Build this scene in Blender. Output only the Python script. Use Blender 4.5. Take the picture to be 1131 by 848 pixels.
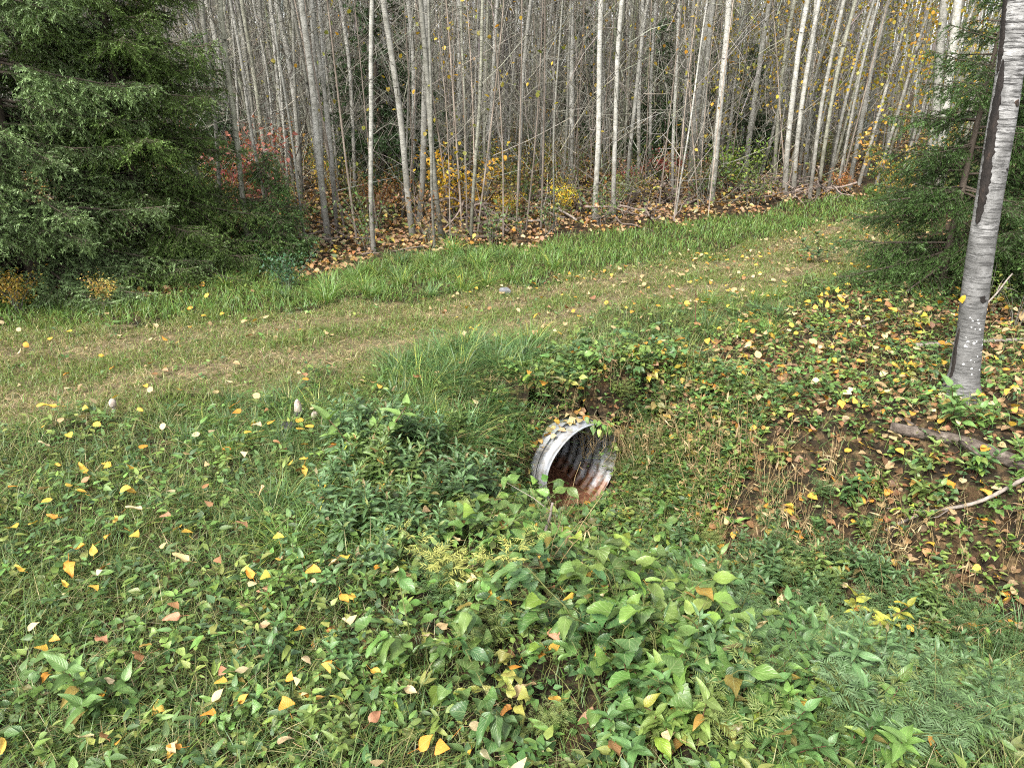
import bpy, math, random
import numpy as np

random.seed(11)
rng = np.random.default_rng(11)
R = math.radians

# ------------------------------------------------------------------ camera, world, sun, exposure
scene = bpy.context.scene
for o in list(bpy.data.objects):
    bpy.data.objects.remove(o)
W0, H0, F0 = 1131.0, 848.0, 830.0
PITCH, CAMZ = R(22.0), 1.7
cd = bpy.data.cameras.new("camera")
cd.sensor_fit = 'HORIZONTAL'
cd.sensor_width = 36.0
cd.lens = F0 / W0 * 36.0
cd.clip_start, cd.clip_end = 0.05, 600.0
cam = bpy.data.objects.new("camera", cd)
scene.collection.objects.link(cam)
cam.location = (0, 0, CAMZ)
cam.rotation_euler = (math.pi / 2 - PITCH, 0, 0)
scene.camera = cam

SUN_EL, SUN_AZ = R(46), R(212)          # azimuth clockwise from +Y: behind the camera
world = bpy.data.worlds.new("World")
scene.world = world
world.use_nodes = True
wt = world.node_tree
wt.nodes.clear()
sky = wt.nodes.new('ShaderNodeTexSky')
sky.sky_type = 'NISHITA'
sky.sun_disc = False
sky.sun_elevation = SUN_EL
sky.sun_rotation = SUN_AZ
sky.air_density, sky.dust_density, sky.ozone_density = 1.0, 3.0, 1.0
hs = wt.nodes.new('ShaderNodeHueSaturation')
hs.inputs['Saturation'].default_value = 0.12
bg = wt.nodes.new('ShaderNodeBackground')
bg.inputs['Strength'].default_value = 0.095
wo = wt.nodes.new('ShaderNodeOutputWorld')
wt.links.new(sky.outputs[0], hs.inputs['Color'])
wt.links.new(hs.outputs[0], bg.inputs['Color'])
wt.links.new(bg.outputs[0], wo.inputs['Surface'])
sd = bpy.data.lights.new("sun", 'SUN')
sd.energy = 1.5
sd.angle = R(12)
sd.color = (1.0, 0.94, 0.84)
sun = bpy.data.objects.new("sun", sd)
scene.collection.objects.link(sun)
sun.location = (5, -5, 20)
sun.rotation_euler = (math.pi / 2 - SUN_EL, 0, math.pi - SUN_AZ)

scene.view_settings.view_transform = 'Standard'
scene.view_settings.look = 'None'
scene.view_settings.gamma = 1.0
scene.view_settings.exposure = 2.38
scene.render.engine = 'CYCLES'
cy = scene.cycles
cy.max_bounces, cy.diffuse_bounces, cy.glossy_bounces, cy.transmission_bounces = 5, 3, 2, 3
cy.caustics_reflective = cy.caustics_refractive = False
cy.use_denoising = False
try:
    cy.denoiser = 'OPENIMAGEDENOISE'
    cy.denoising_input_passes = 'RGB_ALBEDO_NORMAL'
except Exception:
    pass
scene.cycles.filter_width = 1.1


# ------------------------------------------------------------------ terrain maths
def sstep(a, b, x):
    t = np.clip((x - a) / (b - a), 0, 1)
    return t * t * (3 - 2 * t)


MOUTH = np.array([0.43, 3.98])
ALPHA = R(40)
NV = np.array([math.sin(ALPHA), -math.cos(ALPHA)])      # the culvert faces this way
CR, CZ = 0.29, -0.47                                    # culvert radius, axis height
DITCH = np.array([MOUTH, [0.80, 3.52], [1.28, 3.12], [2.0, 2.75], [3.2, 2.35], [6.0, 1.7], [10, 1.2]])


def wob(x, y):
    return (0.020 * np.sin(1.9 * x + 0.7 * y + 1.0) * np.sin(1.3 * y - 0.8 * x) + 0.012 * np.sin(4.3 * x + 1.1) * np.sin(3.7 * y + 2.0 * x)
            + 0.007 * np.sin(9.1 * x - 3.0 * y) * np.sin(8.3 * y + 0.4))


def ground_z(x, y):
    x = np.asarray(x, float)
    y = np.asarray(y, float)
    best = np.full(np.broadcast(x, y).shape, 9.0)
    side = np.zeros_like(best)
    for i in range(len(DITCH) - 1):
        a, b = DITCH[i], DITCH[i + 1]
        ab = b - a
        L2 = ab @ ab
        t = np.clip(((x - a[0]) * ab[0] + (y - a[1]) * ab[1]) / L2, 0, 1)
        dx, dy = x - a[0] - t * ab[0], y - a[1] - t * ab[1]
        if i == 0:                                       # steep headwall of earth behind the culvert mouth
            s = (x - a[0]) * NV[0] + (y - a[1]) * NV[1]
            lat = (x - a[0]) * -NV[1] + (y - a[1]) * NV[0]
            d = np.where(s < 0, np.hypot(lat * (1 + 1.2 * sstep(0.0, -0.3, s)), 3.6 * s), np.hypot(dx, dy))
        else:
            d = np.hypot(dx, dy)
        cr = ab[0] * (y - a[1]) - ab[1] * (x - a[0])
        m = d < best
        best = np.where(m, d, best)
        side = np.where(m, cr, side)
    w = np.where(side > 0, 0.95, 1.45)
    z = -0.74 * (1 - sstep(0.10, 1.0, best / w))
    z = z - 0.06 * sstep(3.2, 1.2, y) * sstep(3.0, 0.0, np.abs(x - 0.8))
    rise = sstep(8.0, 14.0, y - 0.25 * x) * 0.18 + 0.012 * np.clip(y - 14, 0, 60)
    return z + rise + wob(x, y) * (1 + 0.8 * sstep(7, 10, y))


def ray(px, py):
    dx, dy = (px - W0 / 2) / F0, -(py - H0 / 2) / F0
    return np.array([dx, math.cos(PITCH) + dy * math.sin(PITCH), -math.sin(PITCH) + dy * math.cos(PITCH)])


def P(px, py, up=0.0):
    d = ray(px, py)
    t = 0.9
    while t < 70:
        q = d * t
        if CAMZ + q[2] < ground_z(q[0], q[1]) + up:
            break
        t += 0.02 + 0.004 * t
    q = d * t
    return np.array([q[0], q[1], float(ground_z(q[0], q[1]))])


def proj(x, y, z):
    x, y, z = np.asarray(x, float), np.asarray(y, float), np.asarray(z, float) - CAMZ
    dep = y * math.cos(PITCH) - z * math.sin(PITCH)
    upc = y * math.sin(PITCH) + z * math.cos(PITCH)
    dep = np.where(dep < 0.05, 0.05, dep)
    return W0 / 2 + F0 * x / dep, H0 / 2 - F0 * upc / dep, dep


def poly(*pts):
    return np.array([P(*p)[:2] for p in pts])


def inside(pl, x, y):
    c = np.zeros(np.shape(x), bool)
    n = len(pl)
    for i in range(n):
        x0, y0 = pl[i]
        x1, y1 = pl[(i + 1) % n]
        if y0 == y1:
            continue
        m = ((y0 > y) != (y1 > y)) & (x < (x1 - x0) * (y - y0) / (y1 - y0) + x0)
        c ^= m
    return c


def xy(*pts):
    return np.array([P(*p)[:2] for p in pts])


# the mown track and the edge of the forest, as ground plans
tr_far = xy((20, 364), (130, 360), (300, 349), (420, 334), (560, 322), (640, 305), (760, 283), (860, 262), (930, 243), (965, 232))
tr_near = xy((1010, 250), (985, 280), (920, 312), (840, 335), (740, 347), (640, 365), (560, 385), (450, 402), (400, 424), (250, 446), (120, 462), (20, 478))
dl = np.array([-3.0, -0.5])
ext_far = tr_far[0] + np.outer([3, 2, 1], dl)
ext_near = tr_near[-1] + np.outer([1, 2, 3], dl)
endc = np.array([[6.6, 13.5], [8.5, 16.0], [10.2, 15.0], [7.6, 12.0]])
TRACK = np.vstack([ext_far, tr_far, endc[:2], endc[2:], tr_near, ext_near])
fe = xy((20, 333), (120, 327), (230, 318), (300, 303), (380, 303), (430, 287), (520, 276), (620, 265), (700, 255), (800, 243), (880, 225), (945, 219))
FOREST = np.vstack([fe[0] + [-14, -1.5], fe, [[6.4, 14.5], [8, 17], [60, 60], [60, 130], [-90, 130], [-90, 6]]])
VERGE = np.vstack([ext_far, tr_far, endc[:1], fe[::-1], [fe[0] + [-9, -1]]])
RBANK = np.vstack([xy((600, 436), (680, 395), (800, 368), (930, 322), (1000, 300)), [[7, 8.5], [9, 12], [14, 14], [14, 2.0], [4.5, 2.2]],
                   xy((1120, 690), (1000, 660), (850, 640), (760, 590), (700, 520))])
RWOOD = np.vstack([xy((985, 285), (1060, 350), (1125, 380)), [[9, 4.0], [30, 4], [40, 40], [10.5, 15.5], [8, 12]]])
HUMMOCK = poly((415, 480), (425, 415), (500, 385), (590, 385), (590, 455), (560, 500), (470, 500))
CENTRE = poly((470, 620), (560, 560), (660, 570), (780, 640), (800, 840), (440, 840))
ASTERS = poly((640, 590), (760, 600), (1000, 650), (1120, 700), (1120, 840), (780, 840), (760, 680))
LOWR = poly((690, 740), (800, 720), (960, 740), (960, 845), (690, 845))
STRAW = poly((930, 600), (1125, 560), (1125, 760), (960, 700))
CUTBANK = poly((770, 500), (860, 520), (1010, 590), (1010, 640), (860, 640), (770, 580))


# ------------------------------------------------------------------ mesh building
class MB:
    def __init__(self):
        self.v, self.c, self.u, self.f, self.n = [], [], [], [], 0

    def add(self, v, faces, mat=0, col=(1, 1, 1), uv=None):
        v = np.asarray(v, np.float32).reshape(-1, 3)
        c = np.asarray(col, np.float32)
        c = np.broadcast_to(c, (len(v), 3)) if c.ndim == 1 else c
        self.v.append(v)
        self.c.append(c)
        self.u.append(np.zeros((len(v), 2), np.float32) if uv is None else np.asarray(uv, np.float32).reshape(-1, 2))
        faces = np.asarray(faces, np.int64)
        self.f.append((faces + self.n, mat))
        self.n += len(v)

    def mesh(self, name, mats, smooth=True, col=True, uv=True):
        me = bpy.data.meshes.new(name)
        V = np.concatenate(self.v)
        me.vertices.add(len(V))
        me.vertices.foreach_set('co', V.ravel())
        loops = np.concatenate([f.ravel() for f, m in self.f]).astype(np.int32)
        sizes = np.concatenate([np.full(len(f), f.shape[1], np.int32) for f, m in self.f])
        mi = np.concatenate([np.full(len(f), m, np.int32) for f, m in self.f])
        me.loops.add(len(loops))
        me.loops.foreach_set('vertex_index', loops)
        me.polygons.add(len(sizes))
        st = np.zeros(len(sizes), np.int32)
        st[1:] = np.cumsum(sizes)[:-1]
        me.polygons.foreach_set('loop_start', st)
        if mi.any():
            me.polygons.foreach_set('material_index', mi)
        me.polygons.foreach_set('use_smooth', np.full(len(sizes), smooth))
        if col:
            C = np.concatenate(self.c)
            a = me.attributes.new('col', 'FLOAT_COLOR', 'POINT')
            a.data.foreach_set('color', np.hstack([C, np.ones((len(C), 1), np.float32)]).astype(np.float32).ravel())
        if uv:
            U = np.concatenate(self.u)
            l = me.uv_layers.new(name='uv')
            l.data.foreach_set('uv', U[loops].ravel())
        me.update(calc_edges=True)
        for m in mats:
            me.materials.append(m)
        return me


def grid_faces(nr, nc, close=False):
    r, c = np.meshgrid(np.arange(nr - 1), np.arange(nc if close else nc - 1), indexing='ij')
    c2 = (c + 1) % nc
    return np.stack([r * nc + c, r * nc + c2, (r + 1) * nc + c2, (r + 1) * nc + c], -1).reshape(-1, 4)


def many(tf, nv, N):
    return (tf[None] + (np.arange(N) * nv)[:, None, None]).reshape(-1, tf.shape[1])


def tubes(mb, paths, radii, sides=5, col=(1, 1, 1), mat=0, cap=False):
    p = np.asarray(paths, float)
    if p.ndim == 2:
        p = p[None]
    N, K, _ = p.shape
    r = np.broadcast_to(np.asarray(radii, float), (N, K))
    t = np.gradient(p, axis=1)
    t /= np.linalg.norm(t, axis=2, keepdims=True) + 1e-9
    ref = np.array([0.31, 0.87, 0.12])
    ref2 = np.array([0.9, -0.2, 0.4])
    bad = np.abs(t.mean(1) @ (ref / np.linalg.norm(ref))) > 0.9
    rf = np.where(bad[:, None], ref2, ref)[:, None, :]
    a = np.cross(t, rf)
    a /= np.linalg.norm(a, axis=2, keepdims=True) + 1e-9
    b = np.cross(t, a)
    th = np.arange(sides) * 2 * math.pi / sides
    v = p[:, :, None] + r[:, :, None, None] * (a[:, :, None] * np.cos(th)[None, None, :, None] + b[:, :, None] * np.sin(th)[None, None, :, None])
    c = np.asarray(col, float)
    if c.ndim == 2:
        c = np.repeat(c, K * sides, 0)
    uv = np.stack(np.broadcast_arrays((np.arange(sides) / sides)[None, None], np.linspace(0, 1, K)[None, :, None] * np.ones((N, 1, 1))), -1)
    nv = K * sides
    mb.add(v.reshape(-1, 3), many(grid_faces(K, sides, True), nv, N), mat, c, uv)
    if cap:
        for e in (0, K - 1):
            rows = e * sides + np.arange(sides)
            if e == 0:
                rows = rows[::-1]
            idx = (rows[None] + (np.arange(N) * nv)[:, None])
            mb.f.append((idx + mb.n - N * nv, mat))


def blades(mb, pos, h, w, az, lean, col, mat=0, S=3, twist=None):
    N = len(pos)
    t = np.linspace(0, 1, S + 1)[None, :]
    d = np.stack([np.cos(az), np.sin(az)], 1)
    off = (lean * h)[:, None] * (0.25 * t + 0.75 * t * t)
    zz = h[:, None] * (t - np.minimum(0.62, 0.42 * lean)[:, None] * t ** 2.2)
    c = np.stack([pos[:, 0, None] + d[:, 0, None] * off, pos[:, 1, None] + d[:, 1, None] * off, pos[:, 2, None] + zz], -1)
    wa = az + (math.pi / 2 if twist is None else twist)
    s = np.stack([np.cos(wa), np.sin(wa), np.zeros(N)], 1)[:, None, :]
    ww = (w[:, None] * (1 - t ** 1.6) * np.where(t < 0.15, 0.8, 1.0) + 0.0003)[:, :, None] * 0.5
    v = np.stack([c - s * ww, c + s * ww], 2)
    cc = np.repeat(col, 2 * (S + 1), 0)
    uv = np.stack(np.broadcast_arrays(np.array([0., 1.])[None, None], t[:, :, None] * np.ones((N, 1, 1))), -1)
    mb.add(v.reshape(-1, 3), many(grid_faces(S + 1, 2), 2 * (S + 1), N), mat, cc, uv)


def leaf_tpl(kind, n=5, cols=3, fold=0.25, droop=0.25, wav=0.0, serr=0.0, ratio=0.6):
    t = np.linspace(0, 1, n)
    if kind == 'ovate':
        w = np.sin(math.pi * t ** 0.62) ** 0.9 * (1 - 0.25 * t)
    elif kind == 'heart':
        w = np.sqrt(np.clip(1 - ((t - 0.36) / 0.42) ** 2, 0, 1)) * (t < 0.36) + (t >= 0.36) * (1 - ((t - 0.36) / 0.64) ** 1.7)
        w[0] = 0.25
    elif kind == 'round':
        w = np.sqrt(np.clip(1 - ((t - 0.46) / 0.47) ** 2, 0, 1))
        w[-1] = 0.02
        w[0] = 0.12
    else:                                                # lance
        w = np.sin(math.pi * t ** 0.75) ** 0.8
        w = w * (1 - 0.15 * t)
    w = np.maximum(w, 0.03) * ratio * 0.5
    if serr:
        w = w * (1 + serr * np.where(np.arange(n) % 2 == 0, 1, -1) * (t > 0.05) * (t < 0.97))
    k = np.linspace(-1, 1, cols)
    X = w[:, None] * k[None]
    Y = np.repeat(t[:, None], cols, 1).copy()
    if kind == 'heart':
        Y[0] -= 0.06 * (np.abs(k) > 0.5)
    Z = fold * np.abs(X) - droop * (Y ** 2) * 0.5 + wav * np.sin(7 * Y + 2 * k[None]) * np.abs(k[None]) ** 2 * 0.12
    v = np.stack([X, Y, Z], -1).reshape(-1, 3)
    uv = np.stack([np.repeat(k[None] * 0.5 + 0.5, n, 0), Y], -1).reshape(-1, 2)
    return v, grid_faces(n, cols), uv


def rotm(yaw, pitch, roll):
    cy_, sy_, cp, sp, cr, sr = np.cos(yaw), np.sin(yaw), np.cos(pitch), np.sin(pitch), np.cos(roll), np.sin(roll)
    o, z = np.ones_like(cy_), np.zeros_like(cy_)
    Rz = np.stack([np.stack([cy_, -sy_, z], -1), np.stack([sy_, cy_, z], -1), np.stack([z, z, o], -1)], -2)
    Rx = np.stack([np.stack([o, z, z], -1), np.stack([z, cp, -sp], -1), np.stack([z, sp, cp], -1)], -2)
    Ry = np.stack([np.stack([cr, z, sr], -1), np.stack([z, o, z], -1), np.stack([-sr, z, cr], -1)], -2)
    return Rz @ Rx @ Ry


def leaves(mb, tpl, pos, yaw, pitch, roll, size, col, mat=0):
    v, f, uv = tpl
    N = len(pos)
    if N == 0:
        return
    M = rotm(np.asarray(yaw, float), np.broadcast_to(np.asarray(pitch, float), (N,)), np.broadcast_to(np.asarray(roll, float), (N,)))
    s = np.broadcast_to(np.asarray(size, float), (N,))
    vv = np.einsum('nij,kj->nki', M, v) * s[:, None, None] + np.asarray(pos)[:, None, :]
    c = np.asarray(col, float)
    c = np.repeat(c, len(v), 0) if c.ndim == 2 else c
    mb.add(vv.reshape(-1, 3), many(f, len(v), N), mat, c, np.tile(uv, (N, 1)))


def pal(n, cols, wts=None, jit=0.18):
    cols = np.asarray(cols, float)
    w = None if wts is None else np.asarray(wts, float) / np.sum(wts)
    i = rng.choice(len(cols), n, p=w)
    j = rng.choice(len(cols), n, p=w)
    k = rng.random(n)[:, None] * 0.45
    c = cols[i] * (1 - k) + cols[j] * k
    return np.clip(c * (1 + jit * rng.standard_normal((n, 1))) * (1 + 0.05 * rng.standard_normal((n, 3))), 0.004, 0.9)


# ------------------------------------------------------------------ materials
def new_mat(name):
    m = bpy.data.materials.new(name)
    m.use_nodes = True
    nt = m.node_tree
    nt.nodes.clear()
    return m, nt, nt.nodes, nt.links


def N_(nodes, t, **kw):
    n = nodes.new(t)
    for k, v in kw.items():
        setattr(n, k, v)
    return n


def mixc(nodes, links, a, b, fac, mode='MIX'):
    n = nodes.new('ShaderNodeMix')
    n.data_type = 'RGBA'
    n.blend_type = mode
    for sock, val in ((n.inputs[0], fac), (n.inputs[6], a), (n.inputs[7], b)):
        if hasattr(val, 'links'):
            links.new(val, sock)
        else:
            sock.default_value = val if not isinstance(val, tuple) else (*val[:3], 1)
    return n.outputs[2]


def math_(nodes, links, op, a, b=None, clamp=False):
    n = nodes.new('ShaderNodeMath')
    n.operation = op
    n.use_clamp = clamp
    for i, v in enumerate((a, b)):
        if v is None:
            continue
        if hasattr(v, 'links'):
            links.new(v, n.inputs[i])
        else:
            n.inputs[i].default_value = v
    return n.outputs[0]


def ramp(nodes, links, fac, stops):
    n = nodes.new('ShaderNodeValToRGB')
    e = n.color_ramp.elements
    while len(e) < len(stops):
        e.new(0.5)
    for el, (p, c) in zip(e, stops):
        el.position = p
        el.color = (*c, 1) if len(c) == 3 else c
    links.new(fac, n.inputs[0])
    return n.outputs[0]


def noise(nodes, links, vec, scale, detail=4, rough=0.6):
    n = nodes.new('ShaderNodeTexNoise')
    n.inputs['Scale'].default_value = scale
    n.inputs['Detail'].default_value = detail
    n.inputs['Roughness'].default_value = rough
    if vec is not None:
        links.new(vec, n.inputs['Vector'])
    return n.outputs['Fac']


def mapping(nodes, links, vec, scale):
    n = nodes.new('ShaderNodeMapping')
    n.inputs['Scale'].default_value = scale
    links.new(vec, n.inputs['Vector'])
    return n.outputs[0]


def leaf_mat(name, veins=0.0, transl=0.28, rough=0.5, spec=0.35, objcol=False, spots=0.0, freq=11.0):
    m, nt, nd, lk = new_mat(name)
    at = N_(nd, 'ShaderNodeAttribute', attribute_name='col')
    col = at.outputs['Color']
    if objcol:
        oi = nd.new('ShaderNodeObjectInfo')
        col = mixc(nd, lk, col, oi.outputs['Color'], 1.0, 'MULTIPLY')
    tc = nd.new('ShaderNodeTexCoord')
    if veins:
        sx = nd.new('ShaderNodeSeparateXYZ')
        lk.new(tc.outputs['UV'], sx.inputs[0])
        au = math_(nd, lk, 'ABSOLUTE', math_(nd, lk, 'SUBTRACT', sx.outputs[0], 0.5))
        ph = math_(nd, lk, 'SUBTRACT', math_(nd, lk, 'MULTIPLY', sx.outputs[1], freq * 6.28 / 1.6), math_(nd, lk, 'MULTIPLY', au, freq * 3.2))
        sv = math_(nd, lk, 'POWER', math_(nd, lk, 'ABSOLUTE', math_(nd, lk, 'COSINE', math_(nd, lk, 'MULTIPLY', ph, 0.5))), 14.0)
        mid = math_(nd, lk, 'LESS_THAN', au, 0.022)
        vv = math_(nd, lk, 'MAXIMUM', math_(nd, lk, 'MULTIPLY', sv, 0.65), mid)
        lit = mixc(nd, lk, col, (0.30, 0.36, 0.16), 0.35)
        col = mixc(nd, lk, col, lit, math_(nd, lk, 'MULTIPLY', vv, veins))
        bmp = nd.new('ShaderNodeBump')
        bmp.inputs['Strength'].default_value = 0.35
        bmp.inputs['Distance'].default_value = 0.003
        bmp.invert = True
        lk.new(vv, bmp.inputs['Height'])
    nz = noise(nd, lk, tc.outputs['Object'], 38.0, 3)
    var = ramp(nd, lk, nz, [(0.25, (0.72, 0.72, 0.72)), (0.75, (1.25, 1.25, 1.25))])
    col = mixc(nd, lk, col, var, 1.0, 'MULTIPLY')
    if spots:
        n2 = noise(nd, lk, tc.outputs['Object'], 120.0, 3)
        sp = ramp(nd, lk, n2, [(0.60, (0, 0, 0)), (0.70, (1, 1, 1))])
        col = mixc(nd, lk, col, (0.07, 0.03, 0.012), math_(nd, lk, 'MULTIPLY', sp, spots))
    b = nd.new('ShaderNodeBsdfPrincipled')
    b.inputs['Roughness'].default_value = rough
    b.inputs['Specular IOR Level'].default_value = spec
    lk.new(col, b.inputs['Base Color'])
    if veins:
        lk.new(bmp.outputs[0], b.inputs['Normal'])
    tl = nd.new('ShaderNodeBsdfTranslucent')
    lk.new(mixc(nd, lk, col, (1.3, 1.25, 0.6), 1.0, 'MULTIPLY'), tl.inputs[0])
    mx = nd.new('ShaderNodeMixShader')
    mx.inputs[0].default_value = transl
    lk.new(b.outputs[0], mx.inputs[1])
    lk.new(tl.outputs[0], mx.inputs[2])
    out = nd.new('ShaderNodeOutputMaterial')
    lk.new(mx.outputs[0], out.inputs[0])
    return m


def plain_mat(name, stops, scale=8, stretch=(1, 1, 1), rough=0.85, bump=0.4, bdist=0.01, objcol=False, attr=False, coord='Object', metal=0.0):
    m, nt, nd, lk = new_mat(name)
    tc = nd.new('ShaderNodeTexCoord')
    v = mapping(nd, lk, tc.outputs[coord], stretch)
    nz = noise(nd, lk, v, scale, 7, 0.65)
    col = ramp(nd, lk, nz, stops)
    if attr:
        at = N_(nd, 'ShaderNodeAttribute', attribute_name='col')
        col = mixc(nd, lk, col, at.outputs['Color'], 1.0, 'MULTIPLY')
    if objcol:
        oi = nd.new('ShaderNodeObjectInfo')
        col = mixc(nd, lk, col, oi.outputs['Color'], 1.0, 'MULTIPLY')
    b = nd.new('ShaderNodeBsdfPrincipled')
    b.inputs['Roughness'].default_value = rough
    b.inputs['Specular IOR Level'].default_value = 0.25
    b.inputs['Metallic'].default_value = metal
    lk.new(col, b.inputs['Base Color'])
    bm = nd.new('ShaderNodeBump')
    bm.inputs['Strength'].default_value = bump
    bm.inputs['Distance'].default_value = bdist
    lk.new(nz, bm.inputs['Height'])
    lk.new(bm.outputs[0], b.inputs['Normal'])
    out = nd.new('ShaderNodeOutputMaterial')
    lk.new(b.outputs[0], out.inputs[0])
    return m


def bark_mat(name, light, mid, dark, lent=0.5, foot=None, foot_h=1.0, scale=1.0, lth=0.56):
    """Smooth pale bark with dark horizontal lenticels, blotches and a darker foot."""
    m, nt, nd, lk = new_mat(name)
    tc = nd.new('ShaderNodeTexCoord')
    ob = tc.outputs['Object']
    oi = nd.new('ShaderNodeObjectInfo')
    add = nd.new('ShaderNodeVectorMath')
    add.operation = 'ADD'
    lk.new(ob, add.inputs[0])
    rs = math_(nd, lk, 'MULTIPLY', oi.outputs['Random'], 37.0)
    cx = nd.new('ShaderNodeCombineXYZ')
    for i in range(3):
        lk.new(rs, cx.inputs[i])
    lk.new(cx.outputs[0], add.inputs[1])
    ob2 = add.outputs[0]
    blot = noise(nd, lk, ob2, 9 * scale, 5)
    base = ramp(nd, lk, blot, [(0.30, mid), (0.62, light)])
    lv = noise(nd, lk, mapping(nd, lk, ob2, (9 * scale, 9 * scale, 85 * scale)), 1.0, 4, 0.7)
    lm = ramp(nd, lk, lv, [(lth, (0, 0, 0)), (lth + .10, (1, 1, 1))])
    col = mixc(nd, lk, base, dark, math_(nd, lk, 'MULTIPLY', lm, lent))
    fine = noise(nd, lk, mapping(nd, lk, ob2, (40 * scale, 40 * scale, 220 * scale)), 1.0, 3, 0.6)
    col = mixc(nd, lk, col, ramp(nd, lk, fine, [(0.3, (0.7, 0.7, 0.7)), (0.7, (1.12, 1.12, 1.12))]), 1.0, 'MULTIPLY')
    kn = noise(nd, lk, mapping(nd, lk, ob2, (6 * scale, 6 * scale, 13 * scale)), 1.0, 2, 0.5)
    km = ramp(nd, lk, kn, [(0.68, (0, 0, 0)), (0.73, (1, 1, 1))])
    col = mixc(nd, lk, col, dark, math_(nd, lk, 'MULTIPLY', km, 0.9))
    if foot:
        sz = nd.new('ShaderNodeSeparateXYZ')
        lk.new(ob, sz.inputs[0])
        zf = math_(nd, lk, 'ADD', math_(nd, lk, 'DIVIDE', sz.outputs[2], foot_h), math_(nd, lk, 'MULTIPLY', math_(nd, lk, 'SUBTRACT', blot, 0.5), 0.9))
        fm = ramp(nd, lk, zf, [(0.25, (1, 1, 1)), (1.0, (0, 0, 0))])
        col = mixc(nd, lk, col, foot, math_(nd, lk, 'MULTIPLY', fm, 0.75))
    col = mixc(nd, lk, col, oi.outputs['Color'], 1.0, 'MULTIPLY')
    b = nd.new('ShaderNodeBsdfPrincipled')
    b.inputs['Roughness'].default_value = 0.75
    b.inputs['Specular IOR Level'].default_value = 0.25
    lk.new(col, b.inputs['Base Color'])
    bm = nd.new('ShaderNodeBump')
    bm.inputs['Strength'].default_value = 0.5
    bm.inputs['Distance'].default_value = 0.006
    lk.new(math_(nd, lk, 'SUBTRACT', fine, lm), bm.inputs['Height'])
    lk.new(bm.outputs[0], b.inputs['Normal'])
    out = nd.new('ShaderNodeOutputMaterial')
    lk.new(b.outputs[0], out.inputs[0])
    return m


M = {}
M['grass'] = leaf_mat('grass_blades', transl=0.3, rough=0.45, spec=0.4)
M['cover'] = leaf_mat('low_leaves', veins=0.5, transl=0.2, rough=0.42, spec=0.5)
M['plant'] = leaf_mat('plant_leaves', veins=0.8, transl=0.22, rough=0.4, spec=0.5, objcol=True, spots=0.3)
M['tuft'] = leaf_mat('tuft_blades', transl=0.3, rough=0.42, spec=0.45, objcol=True)
M['dead'] = leaf_mat('fallen_leaves', veins=0.5, transl=0.15, rough=0.6, spec=0.3, spots=0.75)
M['deadobj'] = leaf_mat('fallen_leaf_single', veins=0.6, transl=0.15, rough=0.55, spec=0.35, objcol=True, spots=0.75)
M['tree_leaf'] = leaf_mat('aspen_leaves', transl=0.35, rough=0.5)
M['shrub_leaf'] = leaf_mat('shrub_leaves', transl=0.32, rough=0.5, objcol=True)
M['needle'] = leaf_mat('needles', transl=0.08, rough=0.5, spec=0.4, objcol=True)
M['stem'] = plain_mat('green_stems', [(0.3, (0.05, 0.07, 0.02)), (0.7, (0.12, 0.12, 0.04))], 30, rough=0.6, objcol=False)
M['redstem'] = plain_mat('red_stems', [(0.3, (0.07, 0.025, 0.02)), (0.7, (0.13, 0.06, 0.04))], 30, rough=0.6)
M['twig'] = plain_mat('grey_twigs', [(0.3, (0.10, 0.094, 0.078)), (0.7, (0.23, 0.22, 0.19))], 20, attr=True)
M['straw'] = plain_mat('dry_straw', [(0.3, (0.22, 0.15, 0.07)), (0.7, (0.42, 0.32, 0.17))], 40, attr=True, rough=0.7)
M['wood'] = plain_mat('spruce_bark', [(0.3, (0.03, 0.024, 0.018)), (0.7, (0.10, 0.08, 0.062))], 18, (1, 1, 0.3))
M['log'] = plain_mat('weathered_log', [(0.28, (0.035, 0.028, 0.024)), (0.5, (0.13, 0.11, 0.095)), (0.75, (0.30, 0.27, 0.24))], 26, (1, 1, 1), bump=0.9, bdist=0.02, objcol=True)
M['deadwood'] = plain_mat('dead_branches', [(0.3, (0.09, 0.075, 0.06)), (0.7, (0.30, 0.26, 0.23))], 22, (1, 1, 0.2), objcol=True)
M['aspen'] = bark_mat('aspen_bark', (0.37, 0.365, 0.34), (0.18, 0.178, 0.155), (0.03, 0.028, 0.024), 0.8, (0.085, 0.078, 0.065), 1.0, 1.6)
M['farwood'] = plain_mat('far_trunks', [(0.3, (0.75, 0.75, 0.75)), (0.7, (1.2, 1.2, 1.2))], 6, (1, 1, 3), attr=True)


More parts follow.
